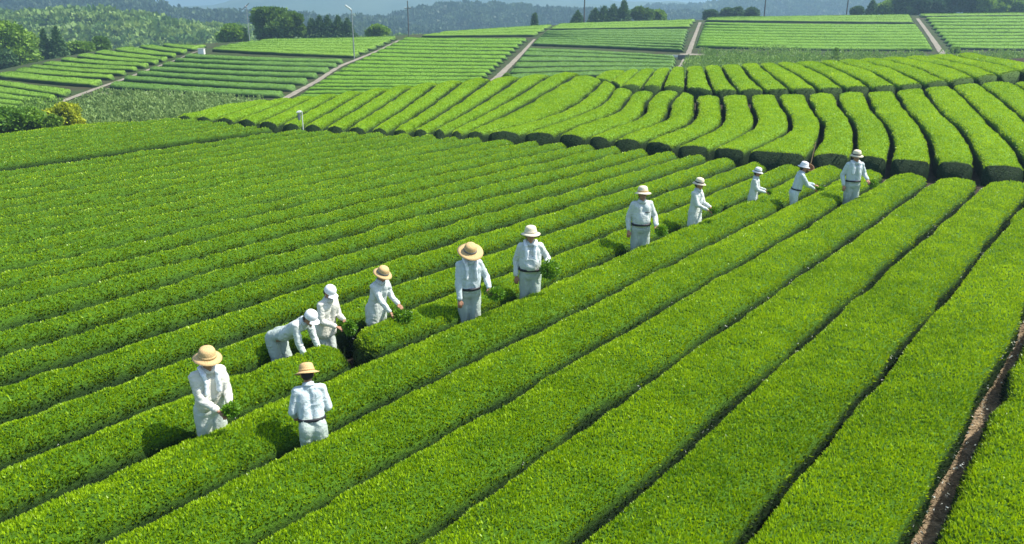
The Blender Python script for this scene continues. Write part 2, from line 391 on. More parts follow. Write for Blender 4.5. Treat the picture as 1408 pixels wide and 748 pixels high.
# ------------------------------------------------------------------ middle hill
def midline(pts, n=34, ext=0, first=False):
    p = smooth_px(pts, n); P = nearcast(p[:, 0], p[:, 1])
    if ext:
        P, _ = polyarc(P, 40)
        if first: P = P[::-1]
        d = P[-1] - P[-6]; d /= np.linalg.norm(d[:2]); E_ = P[-1] + d * np.linspace(.4, ext, 8)[:, None]; E_[:, 2] = near(E_[:, 0], E_[:, 1]); P = np.vstack([P, E_])
        if first: P = P[::-1]
    return P
lowg = [
 [(806,110),(795,119),(770,136),(742,155),(700,167),(640,179.5)],
 [(831,109),(815,124),(790,143),(765,156),(735,166),(700,174),(664,183)],
 [(848,118),(842,125),(836,134),(821,146.5),(790,159),(760,170),(716,184)],
 [(873,124.5),(861,137),(848.5,152),(806,168),(775,180),(762,185.5)],
 [(903,125),(890,139.5),(886,153.4),(873,164.4),(850,172.3),(820,184),(806,190)],
 [(937.5,125),(922.5,139.5),(920,152),(912,163),(900,170),(870,180),(852,187),(838,193)],
 [(956.5,132),(956.5,152),(951,165.8),(938,173.3),(900,188.2),(882,195)],
 [(991,131),(993,139),(995,154),(992.7,167),(976.8,179.7),(932,199),(925,202)],
 [(1030,130),(1031,139),(1038.6,158.4),(1036.5,171),(1019.4,184),(981,202),(976,204)],
 [(1069.7,129.5),(1074.8,143.5),(1085.5,158.4),(1086.6,173.3),(1075,184),(1030,205.3),(1024,208)],
 [(1108.5,129),(1110,133),(1119.6,151),(1130,167),(1130,181),(1126,194),(1110,214)],
 [(1149,128),(1160,152),(1171.9,164.8),(1177,181.8),(1176,203),(1174,214)],
 [(1189.6,126),(1201.6,151.5),(1217.5,169.3),(1225.4,187.2),(1226.4,202),(1223,220)],
 [(1230.4,124),(1245.3,147.5),(1267,173.3),(1280,198),(1283,224)],
 [(1269,120),(1293,151.5),(1318.9,175.3),(1337,200),(1348,229)],
 [(1307,117),(1326.8,133.6),(1356.6,163.4),(1392,198),(1416,233)],
 [(1344.7,113),(1378.5,137.5),(1406.3,161.4),(1440,190),(1484,238)],
 [(1390,112),(1408,121),(1450,145),(1505,190),(1556,243)],
 [(1436,110),(1480,135),(1540,180),(1630,247)],
]
# the leftmost rows run from the dark front edge up over the crest
leftpairs = [((236,161.2),(290,150.5)),((262,162),(322,145.5)),((292,163.5),(357,142)),((322,165.5),(392,138.5)),((352,168.5),(426,135)),((383,171.5),(460,131.5)),((413,173.8),(494,128)),((444,175.5),(528,124.3)),
             ((474,177),(562,120.5)),((505,178.8),(597,116.8)),((535,180),(632,113.5)),((563,181),(670,110.8)),((590,182),(710,108.2)),((614,182.5),(752,105.2)),((638,183.2),(790,103))]
leftg = []
for k, (f0, c0) in enumerate(leftpairs):
    f0 = np.array(f0); c0 = np.array(c0); pts = []
    for t in np.linspace(0, 1, 6):
        p = c0 * (1 - t) + f0 * t; p[1] += (1.6 + 1.0 * k / 14) * math.sin(math.pi * t) * (1 if k > 8 else .4); pts.append(tuple(p))
    leftg.append(pts)
MIDG = 'clipped tea hedges of the bright middle hill'
GL = [midline(p, 36, 3.0, True) for p in leftg]
for i in range(len(GL) - 1):
    hedge(GL[i], GL[i+1], near, HH, .11, '%s tea hedge from the left along the dark front edge of the bright hill' % ORD[i], MIDG, ST_MID, seed=400 + i, nv=15, end=.24, prof=(.30, .48), arch=.25, yng_lit=(.60, .80))
GR = [midline(leftg[-1], 40)] + [midline(p, 40) for p in lowg[1:]]
names_r = ['curved', 'S-curved']
for i in range(len(GR) - 1):
    if i >= 10:
        lab = '%s wide tea hedge from the left among those ending behind the two rightmost workers' % ORD[i - 10]
    else:
        lab = '%s bending tea hedge counted left to right across the centre of the bright hill' % ORD[i]
    hedge(GR[i], GR[i+1], near, HH, .10 if i > 6 else .08, lab, MIDG, ST_MID, seed=430 + i, nv=15, end=.22, prof=(.20, .34) if i > 6 else (.26, .42), arch=.08 if i > 6 else .16, yng_lit=(.60, .78) if i > 6 else (.64, .84))
UPPG = 'short tea hedges along the top of the bright hill'
upg = [
 [(812,108),(826,99.8)],
 [(838,112),(858,99)],
 [(852,119),(869,104.5),(876,98.5)],
 [(881,119.5),(893,104.7),(899,97.5)],
 [(910,120.5),(917,103),(921,96)],
 [(942.6,121.5),(943.4,101),(943,95)],
 [(985,126),(976,115),(972,103),(969,93.5)],
 [(1017,125.5),(1002,108),(996,97),(993,92.3)],
 [(1054,125),(1035,108),(1025,96),(1021,91.3)],
 [(1089.6,124.5),(1068.7,107.7),(1050.8,93.8),(1047,90.3)],
 [(1127.3,123.5),(1102.5,105.7),(1078.6,92.8),(1073,89.5)],
 [(1163.8,122),(1132,101.7),(1108,90.8),(1101,88.6)],
 [(1200.6,121),(1171.7,103.7),(1143,90.8),(1134,87)],
 [(1237,119.5),(1201.6,98.8),(1171,89.8),(1160,85.7)],
 [(1274,116),(1229.4,94.8),(1207.5,88.8),(1190,84)],
 [(1309,112.8),(1267,94.8),(1235.4,85.8),(1222,82.5)],
 [(1343.7,108),(1307,91.8),(1267,83.9),(1254,80.8)],
 [(1377.5,104),(1346.7,92.8),(1313,84.9),(1288,79.3)],
 [(1408,98),(1366,86.8),(1330,80),(1322,77.5)],
 [(1450,93),(1405,84),(1365,78),(1356,76)],
]
GU = [midline(p, 20, 2.0) for p in upg]
for i in range(len(GU) - 1):
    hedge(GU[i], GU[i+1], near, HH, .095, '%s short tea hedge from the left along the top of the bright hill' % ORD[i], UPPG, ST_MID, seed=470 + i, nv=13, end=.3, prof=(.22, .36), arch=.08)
# ------------------------------------------------------------------ far fields
def farline(p0, p1, sag, n=14):
    t = np.linspace(0, 1, n); x = p0[0] + (p1[0] - p0[0]) * t; y = p0[1] + (p1[1] - p0[1]) * t + sag * np.sin(math.pi * t)
    return farcast(x, y)
def interp_pts(pts, n):
    p = np.array(pts, float); s = np.linspace(0, len(p) - 1, n); k = np.arange(len(p))
    return np.stack([np.interp(s, k, p[:, 0]), np.interp(s, k, p[:, 1])], -1)
def block(PL, PR, n, where, group, g=.3, H=.55, sag=0, c=None, reverse=False):
    """rows between left boundary PL and right boundary PR, first = nearest"""
    l = interp_pts(PL, n + 1); r = interp_pts(PR, n + 1)
    lines = [farline(l[i], r[i], sag) for i in range(n + 1)]
    for i in range(n):
        sp = np.linalg.norm(lines[i].mean(0) - lines[i+1].mean(0))
        hedge(lines[i+1], lines[i], far, H, sp * g / 2, '%s %s' % (ORD[i], where), group, c or ST_FAR, seed=600 + i, nv=11, end=.7, prof=(.42, .55), dens=.45)
FT = dict(ST_FAR)
FB = dict(ST_FAR); FB['body'] = bodymat('tea_hedge_far_bright', (.09, .19, .015), (.19, .32, .03), 4)
FD = dict(ST_FAR); FD['body'] = bodymat('tea_hedge_far_dark', (.05, .12, .02), (.14, .26, .045), 3)
block([(-12,146),(-12,139),(-12,132),(-12,124),(-12,114),(-12,107)], [(15,149),(32,144),(51,139),(68,134.5),(84,129),(105,121)], 5, 'tea hedge from the bottom in the small terrace at the far left', 'tea hedges of the far left terrace', .3, c=FB)
block([(-12,102.5),(15,96.5),(36,91),(50,87),(74,81.5),(98,76.3),(122,71.2),(150,67),(185,62.5),(215,60.2),(240,59)],
      [(128,116),(149,106.5),(165,100.5),(182,95),(196,90),(210,85),(222,81),(234,76.5),(248,71.5),(262,66.5),(290,60)], 10, 'tea hedge from the bottom in the far left hillside field', 'tea hedges of the far left hillside', .36, sag=1.0, c=FB)
block([(140,117.5),(160,107.5),(178,100.5),(196,94.5),(214,88.5),(232,82.5),(248,77.5),(260,71.5)],
      [(384,131),(400,122),(416,113.5),(432,104.5),(445,97.5),(462,90),(470,84),(478,79.5)], 7, 'widely spaced dark tea hedge from the bottom in the striped far field', 'widely spaced tea hedges of the striped far field', .5, .75, 1.2, FD)
block([(288,66.5),(297,64),(307,61.6),(318,59.5),(332,57.4),(350,55.2),(372,52.8)],
      [(488,75.5),(500,70.5),(512,65.5),(523,61),(533,56.5),(541,52.5),(548,48.8)], 6, 'tea hedge from the bottom in the strip under the round trees', 'tea hedges of the strip under the round trees', .2, .5, .5, FB)
block([(392,139),(404,132),(418,121),(433,111.5),(455,99),(475,88),(497,77.5),(520,66.5),(540,57.5),(556,50)],
      [(655,139),(655,130),(655,121),(662,112),(672,101),(683,91),(694,81),(706,70),(717,60),(728,50.5)], 19, 'tea hedge from the bottom in the large far centre field', 'tea hedges of the large far centre field', .38, .5, .6)
block([(688,108),(697,98),(704,88),(712,78),(719,69),(724,64.5)], [(925,99),(928,94),(931,88),(932,83),(932,79),(930,75)], 6, 'tea hedge from the bottom in the far field below the white wall', 'tea hedges of the far field below the white wall', .42, .6, -1.2, FD)
block([(730,58.5),(736,53),(742,47),(749,41)], [(941,68.5),(943,58),(946,47),(949,38.5)], 8, 'tea hedge from the bottom in the far field above the white wall', 'tea hedges of the far field above the white wall', .42, .55, -.6, FD)
block([(575,48),(590,45.8),(615,42.3)], [(736,46.5),(748,40),(762,32.5)], 3, 'tea hedge from the bottom in the thin skyline strip left of the tall poles', 'tea hedges of the thin skyline strip', .15, .5, 0, FB)
block([(754,38.5),(760,35),(768,31.8)], [(949,35.5),(954,30),(959,25.6)], 3, 'tea hedge from the bottom in the skyline strip below the dark conifers', 'tea hedges of the strip below the conifers', .15, .5, 0, FB)
block([(954,62),(958,51),(963,40),(967,29)], [(1287,66.5),(1279,54),(1270,42),(1262,32)], 9, 'tea hedge from the bottom in the wide far right field', 'tea hedges of the wide far right field', .40, .75, 1.0)
block([(968,26.5),(971,25),(975,23.2)], [(1259,29.5),(1256,24),(1252,19)], 3, 'tea hedge from the bottom in the pale strip above the wide far right field', 'tea hedges of the pale strip above the wide far right field', .15, .5, 0, FB)
block([(1306,64),(1297,54),(1287,43),(1277,31),(1270,22)], [(1440,66),(1440,54),(1440,43),(1440,31),(1440,20)], 10, 'tea hedge from the bottom in the field at the far right edge', 'tea hedges of the field at the far right edge', .40, .6, .3)
block([(1268,21),(1262,18.6)], [(1440,19),(1440,16.8)], 1, 'and only tea hedge on the skyline at the far right edge', 'tea hedges of the field at the far right edge', .1, .5, 0, FB)

# ------------------------------------------------------------------ ground
def terrain(name, surf, off, xs, ys, m, amp=.02):
    X, Y = np.meshgrid(xs, ys, indexing='ij'); Z = surf(X, Y) + off
    V = np.stack([X, Y, Z], -1).reshape(-1, 3); V[:, 2] += amp * vnoise(V, 2.2, 2) + amp * .5 * vnoise(V, 7, 3)
    me = np_mesh(name, V, [grid_faces(len(xs), len(ys))[:, ::-1]]); return tag(link(name, me, [m]), kind='structure')
def mixed(): return None
terrain('ground', near, -HH - .02, np.linspace(-48, 75, 360), np.linspace(1.2, 76, 260), M['soil'], .02)
terrain('hillside_ground', far, -.52, np.linspace(-170, 260, 260), np.linspace(54, 290, 200), M['farground'], .05)
me = np_mesh('valley_floor', np.array([(-9000, -300, -19.), (9000, -300, -19.), (9000, 9000, -19.), (-9000, 9000, -19.)]), [np.array([[0, 1, 2, 3]])])
tag(link('valley_floor', me, [M['farground']]), kind='structure')
def strip(name, pts, w, caster, surf, off, m, n=50, lift=.01, amp=0):
    p = smooth_px(pts, n); P = caster(p[:, 0], p[:, 1]); P, Ln = polyarc(P, 90)
    T = np.gradient(P, axis=0); T[:, 2] = 0; T /= np.linalg.norm(T, axis=1)[:, None]; S = np.stack([-T[:, 1], T[:, 0], 0 * T[:, 0]], -1)
    ww = np.interp(np.linspace(0, 1, 90), np.linspace(0, 1, len(w)), w)
    u = np.linspace(-.5, .5, 7); X = P[:, None] + S[:, None] * (u[None, :, None] * ww[:, None, None])
    X[..., :2] += (vnoise(X, 1.5, 8) * .12 * np.minimum(1, ww[:, None]))[..., None]
    X[..., 2] = surf(X[..., 0].copy(), X[..., 1].copy()) + off + lift + amp * (vnoise(X, 5, 4) + .6)
    me = np_mesh(name, X.reshape(-1, 3), [grid_faces(90, 7)]); return tag(link(name, me, [m]), kind='structure')
strip('footpath', [(1205, 830), (1258, 748), (1303, 655), (1344, 570), (1373, 508), (1400, 456), (1438, 396), (1473, 346), (1530, 276)], [.42] * 3, nearcast, near, -HH, M['straw_path'], lift=.03, amp=.03)
strip('crossing_path', [(220, 162.5), (300, 167), (400, 176.5), (500, 181.5), (600, 186), (720, 192), (800, 196.5), (888, 203), (992, 211), (1063, 221), (1157, 224), (1224, 229), (1285, 234), (1347, 239), (1408, 242), (1550, 250)], [1.3] * 3, nearcast, near, -HH, M['soil'], lift=.02)
for nm, pts, w in (('dirt_track', [(20, 153), (55, 143), (105, 125), (140, 113), (175, 101), (205, 90), (240, 78), (262, 69), (280, 64)], [1.3,1.0,.9,.9]),
                   ('dirt_track', [(372, 140), (390, 130), (408, 120), (435, 106), (465, 87), (490, 77), (520, 65), (550, 51)], [1.3,1.1,.9,.8]),
                   ('dirt_track', [(660, 122), (672, 111), (690, 95), (715, 71), (735, 50)], [1.8,1.3,.9,.7]),
                   ('dirt_track', [(925, 103), (935, 90), (946, 70), (954, 50), (963, 27)], [1.6,1.3,1.0,.9]),
                   ('dirt_track', [(1310, 84), (1296, 68), (1283, 50), (1272, 35), (1262, 22)], [1.5,1.3,1.1,1.0]),
                   ('gravel_strip', [(138, 121.5), (200, 123), (280, 127.5), (350, 133.5), (395, 138)], [2.2, 2.2, 3.0]),
                   ('gravel_strip', [(935, 70), (1000, 71), (1100, 71.5), (1200, 73), (1300, 74.5)], [1.3, 1.3])):
    strip(nm, pts, [q * .6 for q in w], farcast, far, -.52, M['dirt_path'], lift=.07)

# ------------------------------------------------------------------ trees
def tree(name, label, cat, px, pybase, d, hpx, wpx, kind='round', c0=(.03, .08, .015), c1=(.09, .18, .03), group=None, leaf=None, parts=True):
    base = at(px, pybase, d); h = hpx * d / F; w = wpx * d / F
    root = empty(name, tuple(base)); tag(root, label, cat, group)
    # trunk and limbs
    bm = bmesh.new()
    def limb(a, b, r0, r1, seg=7):
        a, b = Vector(a), Vector(b); ax = (b - a); q = ax.to_track_quat('Z', 'Y'); va = []
        for p, r in ((a, r0), (a + ax * .5 + Vector((random.uniform(-.03, .03) * ax.length, 0, 0)), (r0 + r1) / 2), (b, r1)):
            va.append([bm.verts.new(p + q @ Vector((math.cos(k * 2 * math.pi / seg) * r, math.sin(k * 2 * math.pi / seg) * r, 0))) for k in range(seg)])
        for s in range(2):
            for k in range(seg): bm.faces.new((va[s][k], va[s][(k+1) % seg], va[s+1][(k+1) % seg], va[s+1][k]))
    tr = max(.04, h * .028); top = h * (.9 if kind == 'cone' else .62)
    limb((0, 0, -1.0), (0, 0, top), tr, tr * .3)
    pts = []
    if kind == 'cone':
        nl = int(16)
        for k in range(nl):
            t = (k + .5) / nl; z = h * (.06 + .92 * t); r = w / 2 * (1 - t) ** .75 * random.uniform(.8, 1.1)
            m = int(260 * (1 - t) + 30); a = rng.uniform(0, 2 * math.pi, m); q = np.sqrt(rng.random(m)) * r
            bough = 1 + .22 * np.sin(a * 5 + k * 1.7)
            pts.append(np.stack([np.cos(a) * q * bough, np.sin(a) * q * bough, z - q * .35 + rng.normal(0, h * .012, m)], -1))
    else:
        nl = 15 if kind == 'round' else 11
        for k in range(nl):
            a = random.uniform(0, 2 * math.pi); t = random.uniform(.22, .86) if kind == 'round' else random.uniform(.18, .8)
            rr = w / 2 * random.uniform(.25, .68) * math.sqrt(max(.1, 1 - (2 * t - .95) ** 2))
            c = np.array([math.cos(a) * rr, math.sin(a) * rr, h * t]); rl = w * random.uniform(.15, .25)
            limb((0, 0, h * random.uniform(.12, .4)), tuple(c), tr * .4, tr * .12, 5)
            m = int(620); v = rng.normal(size=(m, 3)); v /= np.linalg.norm(v, axis=1)[:, None]; v *= (rng.random(m) ** .33)[:, None]
            v *= (1 + .25 * vnoise(v * 3 + k * 9, 1.0, k))[:, None]
            pp = c + v * np.array([rl, rl, rl * random.uniform(.65, .9)]); pp[:, 2] = np.clip(pp[:, 2], h * .03, h * 1.0)
            pts.append(pp)
        c = np.array([0, 0, h * .8]); v = rng.normal(size=(500, 3)); v /= np.linalg.norm(v, axis=1)[:, None]; pts.append(c + v * np.array([w * .2, w * .2, h * .2]) * (rng.random((500, 1)) ** .33))
    me = bpy.data.meshes.new('trunk'); bm.to_mesh(me); bm.free(); link('trunk', me, [M['bark']], root)
    P = np.vstack(pts); cen = np.array([0, 0, h * .5]); Nn = P - cen; Nn /= np.linalg.norm(Nn, axis=1)[:, None] + 1e-9
    sz = leaf or max(.12, d * .0032)
    V, Fq = leaf_quads(P, Nn, np.full(len(P), sz * 1.5), aspect=.62 if kind != 'cone' else .3, up=.1, spread=.9)
    ti = np.repeat(tints(len(P), c0, c1, P, 1.2 / max(.5, w / 6), 5), 4, 0)
    link('crown', np_mesh('crown', V, [Fq], False, None, ti), [M['leaf_tree']], root)
    return root
G1 = (.08, .17, .018); G2 = (.25, .41, .05); D1 = (.035, .09, .03); D2 = (.11, .21, .06); Y1 = (.10, .17, .02); Y2 = (.22, .30, .03)
TG = 'trees along the skyline of the far fields'
tree('broadleaf_tree', 'big rounded sunlit green tree at the left edge above the far left field', 'tree', 22, 100, 128, 66, 92, 'round', G1, (.24, .40, .03), TG)
tree('broadleaf_tree', 'dark low round tree cut by the left frame edge under the big sunlit tree', 'tree', -8, 106, 124, 48, 66, 'round', D1, D2, TG)
tree('conifer_tree', 'slim dark conifer right of the big tree at the left edge', 'tree', 66, 84, 130, 42, 17, 'cone', D1, D2, TG)
tree('conifer_tree', 'taller pointed dark conifer, second right of the big left tree', 'tree', 83, 80, 130, 42, 24, 'cone', D1, D2, TG)
tree('shrub', 'low green shrub right of the two dark conifers on the left skyline', 'shrub', 112, 76, 134, 16, 34, 'bush', G1, G2, TG)
tree('shrub', 'yellow green shrub on the left skyline, in front of the wooded valley', 'shrub', 141, 71, 140, 18, 26, 'bush', G1, (.13, .24, .03), TG)
tree('broadleaf_tree', 'small olive tree left of the large dark round tree on the skyline', 'tree', 322, 58, 150, 22, 44, 'bush', G1, G2, TG)
tree('broadleaf_tree', 'large dark green round tree, highest of the skyline group at upper left', 'tree', 372, 55, 152, 40, 66, 'round', (.04, .10, .015), (.14, .25, .03), TG)
tree('broadleaf_tree', 'paler green round tree leaning against the right side of the large dark tree', 'tree', 402, 54, 148, 34, 42, 'round', G1, (.12, .2, .03), TG)
for k, (x, hh, lab) in enumerate(((430, 24, 'leftmost and lowest conifer of the dark row right of the round trees'), (441, 28, 'second conifer of the dark row right of the round trees'), (452, 28, 'middle conifer of the dark row, just left of its highest tip'),
                                  (466, 28, 'fourth conifer of the dark row right of the round trees'), (479, 24, 'rightmost conifer of the dark row, beside the lamp post'))):
    tree('conifer_tree', lab, 'tree', x, 52, 156, hh, 24, 'cone', D1, D2, 'row of dark conifers right of the round trees')
tree('shrub', 'small pale shrub on the skyline left of the thin pole', 'shrub', 521, 50, 158, 13, 30, 'bush', G1, G2, TG)
tree('conifer_tree', 'tiny dark conifer standing alone on the skyline right of the blue wooded hill', 'tree', 735, 36, 175, 15, 5, 'cone', D1, D2, TG)
for k, (x, b, hh, w, lab) in enumerate(((794, 31, 13, 12, 'small conifer at the left end of the dark clump near the tallest pole'), (818, 30, 16, 14, 'second conifer of the dark clump near the tallest pole'), (830, 30, 19, 15, 'third conifer of the dark clump near the tallest pole'),
                                        (843, 30, 21, 15, 'fourth conifer of the dark clump near the tallest pole'), (857, 30, 26, 15, 'highest conifer at the right end of the dark clump near the tallest pole'))):
    tree('conifer_tree', lab, 'tree', x, b, 180, hh, w * 1.5, 'cone', D1, D2, 'clump of dark conifers at top centre')
tree('broadleaf_tree', 'pale green round tree right of the dark clump at top centre', 'tree', 878, 30, 182, 17, 34, 'bush', G1, (.12, .2, .04), TG)
tree('broadleaf_tree', 'lower pale green tree at the right end of the top centre trees', 'tree', 903, 29, 184, 12, 24, 'bush', G1, G2, TG)
for k, (x, hh, w, lab) in enumerate(((975, 9, 20, 'low dark tree at the left end of the wood left of the second right pole'), (998, 13, 18, 'dark tree, second from left in the wood above the wide right field'), (1014, 14, 17, 'dark tree, third from left in the wood above the wide right field'), (1033, 13, 20, 'dark tree touching the left side of the pole above the wide right field'))):
    tree('broadleaf_tree', lab, 'tree', x, 25, 190, hh * .85, w, 'bush', D1, (.11, .2, .07), 'dark trees above the wide right field')
tree('broadleaf_tree', 'small round tree right of the rightmost pole', 'tree', 1178, 20, 182, 8, 14, 'bush', D1, D2, TG)
tree('conifer_tree', 'dark pointed tree right of the rightmost pole', 'tree', 1198, 20, 180, 17, 15, 'cone', D1, D2, TG)
tree('broadleaf_tree', 'pale round tree between the pointed dark tree and the dark wood on the right', 'tree', 1220, 20, 180, 16, 26, 'round', G1, G2, TG)
for k, (x, lab) in enumerate(((1243, 'leftmost tree of the dark wood at the upper right'), (1263, 'second tree of the dark wood at the upper right'), (1285, 'third tree of the dark wood at the upper right'), (1307, 'fourth tree of the dark wood at the upper right'), (1327, 'rightmost tree of the dark wood at the upper right'))):
    tree('broadleaf_tree', lab, 'tree', x, 21, 178, (24, 30, 29, 33, 30)[k], 30, 'round', D1, (.06, .14, .05), 'dark wood at the upper right')
for k, (x, lab) in enumerate(((1352, 'left one of the pale green trees at the upper right edge'), (1376, 'middle one of the pale green trees at the upper right edge'), (1402, 'right one of the pale green trees at the upper right edge'))):
    tree('broadleaf_tree', lab, 'tree', x, 20, 176, (19, 22, 22)[k], 34, 'round', G1, G2, 'pale trees at the upper right edge')
# bushes below the left terrace
BG = 'bushes at the left edge behind the near slope'
tree('bush', 'dark green bush at the left edge behind the near slope', 'bush', 14, 196, 50, 48, 56, 'bush', (.06, .15, .02), (.18, .34, .03), BG, leaf=.15)
tree('bush', 'mid green bush between the dark bush and the yellow bush', 'bush', 50, 188, 52, 40, 46, 'bush', (.07, .17, .02), (.22, .38, .03), BG, leaf=.15)
tree('bush', 'rounded yellow green bush, rightmost behind the near slope', 'bush', 93, 178, 54, 36, 52, 'bush', (.2, .27, .02), (.5, .55, .02), BG, leaf=.14)
tree('bush', 'small dark bush in front of the yellow green bush', 'bush', 76, 184, 50, 26, 24, 'bush', G1, G2, BG, leaf=.13)
tree('shrub', 'small round shrub at the lower end of the pale centre track', 'shrub', 698, 109, 88, 7, 13, 'bush', G1, G2, leaf=.12)
tree('shrub', 'round clipped shrub at the foot of the rightmost dirt track', 'shrub', 1314, 74.5, 106, 9, 15, 'bush', G1, G2, leaf=.14)
tree('shrub', 'pointed dark shrub rising from the weedy bank at the right', 'shrub', 1148, 84, 100, 17, 14, 'bush', G1, G2, leaf=.14)

# weeds (uncountable)
def weeds(name, label, poly, n, h, c0, c1, rowy=None, surf=far, caster=None, off=-.52, spread=.45):
    poly = np.array(poly, float); xs, ys = [], []
    lo, hi = poly.min(0), poly.max(0)
    while len(xs) < n:
        x, y = rng.uniform(lo[0], hi[0]), rng.uniform(lo[1], hi[1]); ins = False; j = len(poly) - 1
        for i in range(len(poly)):
            if (poly[i, 1] > y) != (poly[j, 1] > y) and x < (poly[j, 0] - poly[i, 0]) * (y - poly[i, 1]) / (poly[j, 1] - poly[i, 1]) + poly[i, 0]: ins = not ins
            j = i
        if ins: xs.append(x); ys.append(y)
    P = farcast(np.array(xs), np.array(ys))
    rowp = np.sin((P[:, 1] + .25 * P[:, 0]) * 1.9 + 1.5 * vnoise(P, .12, 3)) if name == 'weeds' else 0
    hh = h * (1 + .45 * rowp) * (.45 + .75 * np.clip(.5 + vnoise(P * np.array([1, 2.2, 1]), .28, 21) * .9, 0, 1))
    k = 16; PP = np.repeat(P, k, 0); u = rng.random(len(PP)); hk = np.repeat(hh, k)
    PP[:, :2] += rng.normal(0, spread, (len(PP), 2)) * (1.1 - u)[:, None]
    PP[:, 2] = surf(PP[:, 0], PP[:, 1]) + off + u * hk
    V, Fq = leaf_quads(PP, np.tile([0, -.2, .8], (len(PP), 1)).astype(float), np.full(len(PP), .26), aspect=.4, up=.4, spread=.8)
    o = link(name, np_mesh(name, V, [Fq], False, None, np.repeat(tints(len(PP), c0, c1, PP, .5, 9), 4, 0)), [M['leaf_tree']])
    return tag(o, label, 'weeds', kind='stuff')
weeds('weeds', 'rough grey green weeds in faint rows below the striped far field', [(95, 150), (110, 136), (150, 124), (230, 126), (300, 131), (345, 137), (370, 146), (300, 160), (200, 178), (110, 190)], 2600, .9, (.10, .17, .04), (.28, .40, .12))
weeds('undergrowth', 'tangled green undergrowth on the bank behind the bright hill at right', [(935, 100), (945, 82), (975, 71), (1050, 72), (1130, 74), (1200, 76), (1300, 78), (1420, 74), (1420, 82), (1200, 98), (1000, 106)], 3200, 1.3, (.09, .19, .03), (.28, .42, .09))
weeds('undergrowth', 'low green growth between the field tracks at the far left corner', [(-20, 170), (20, 152), (60, 143), (100, 150), (110, 175), (-20, 190)], 900, 1.2, (.09, .18, .03), (.25, .40, .06))

# ------------------------------------------------------------------ hills, woods, mountains
def hillmat(name, lo, hi, sc_):
    m, nt, b = mat(name); cr, no = noise_ramp(nt, sc_, [(.35, lo), (.65, hi)], 10, .7)
    nt.links.new(cr.outputs['Color'], b.inputs['Base Color']); b.inputs['Roughness'].default_value = .95; b.inputs['Specular IOR Level'].default_value = .05
    bump(nt, b, no.outputs['Fac'], 1, 6); return m
M['hill'] = hillmat('wooded_hill', (.02, .05, .02), (.07, .12, .04), .05)
M['mountain'] = hillmat('mountain', (.03, .06, .03), (.08, .11, .06), .006)
def hill(name, d, prof, depth, m, base=-19.5, amp=3, sc_=.03, nx=220, nd=34):
    p = np.array(prof, float); x = np.linspace(p[0, 0], p[-1, 0], nx); y = np.interp(x, p[:, 0], p[:, 1])
    top = at(x, y, np.full(nx, d)); v = np.linspace(-1, 1, nd)
    X = np.repeat(top[:, None], nd, 1); X[..., 1] += v[None] * depth; sh = np.cos(v * math.pi / 2)[None] ** .8
    X[..., 0] *= (X[..., 1] / top[:, None, 1])
    hz = (top[:, 2] - base)[:, None] * sh
    n = vnoise(X, sc_, 31) * amp + vnoise(X, sc_ * 3, 32) * amp * .5
    X[..., 2] = base - .5 + hz + (n - amp * .4) * np.minimum(1, sh * 2)
    o = link(name, np_mesh(name, X.reshape(-1, 3), [grid_faces(nx, nd)]), [m]); tag(o, kind='structure'); return X
def canopy(name, label, X, n, r, c0, c1, kk=80):
    """tree tops standing on a hill's visible side: rounded clumps of leaf faces"""
    nx, nd = X.shape[:2]; i = rng.integers(0, nx, n); j = rng.integers(0, int(nd * .62), n); P = X[i, j] + np.stack([rng.normal(0, r, n), rng.normal(0, r, n), np.zeros(n)], -1)
    rad = r * rng.uniform(.55, 1.35, n); k = kk
    v = rng.normal(size=(n, k, 3)); v /= np.linalg.norm(v, axis=2)[..., None]; v[..., 2] = np.abs(v[..., 2]) * 1.15 - .15
    Q_ = P[:, None] + v * rad[:, None, None]; Q_[..., 2] += (rad * .35)[:, None]
    V, Fq = leaf_quads(Q_.reshape(-1, 3), v.reshape(-1, 3), np.repeat(rad, k) * .42, aspect=.75, up=.0, spread=.35)
    t = np.clip(rng.random(n) * .8 + .35 * vnoise(P, .02, 3), 0, 1)[:, None]; c = np.array(c0) * (1 - t) + np.array(c1) * t
    c = np.repeat(c, k, 0) * rng.uniform(.8, 1.2, (n * k, 1)); ti = np.repeat(np.concatenate([c, np.ones((n * k, 1))], 1), 4, 0)
    tag(link(name, np_mesh(name, V, [Fq], False, None, ti), [M['leaf_tree']]), label, 'woodland', kind='stuff')
X = hill('wooded_ridge', 300, [(-500, 45), (-100, 36), (40, 38), (90, 36), (150, 35), (190, 38), (230, 45), (290, 50), (340, 56), (420, 62), (560, 70)], 75, M['hill'], amp=2)
canopy('woodland', 'light green wooded ridge in the valley behind the far left field', X, 4200, 3.3, (.07, .15, .03), (.26, .37, .08))
X = hill('wooded_hill', 560, [(-500, -2), (-60, 2), (0, 6), (20, 9), (45, 13), (85, 12.5), (100, 9), (115, 5.5), (135, 3.5), (150, 5), (165, 9), (190, 13), (230, 20), (270, 25), (330, 30), (400, 34), (520, 42), (600, 50)], 130, M['hill'], amp=3)
canopy('woodland', 'bluish dark woods on the hill at the upper left', X, 4600, 5, (.015, .045, .025), (.085, .135, .05), 50)
X = hill('wooded_hill', 640, [(380, 52), (480, 38), (560, 32), (600, 24), (625, 17), (655, 15), (672, 19), (690, 23), (716, 19.5), (740, 24), (800, 27), (900, 28), (1000, 34)], 90, M['hill'], amp=2.5)
canopy('woodland', 'bluish woods on the low round hill above the large centre field', X, 3600, 5, (.015, .05, .03), (.075, .125, .055))
X = hill('wooded_hill', 900, [(880, 24), (960, 18), (1020, 9), (1060, 7), (1100, 2.5), (1130, 4), (1170, 4), (1200, 8), (1260, 10), (1350, 4), (1500, -6), (1800, -10)], 180, M['hill'], amp=4)
canopy('woodland', 'hazy blue woods behind the poles at the upper right', X, 3600, 7, (.02, .055, .03), (.08, .13, .05))
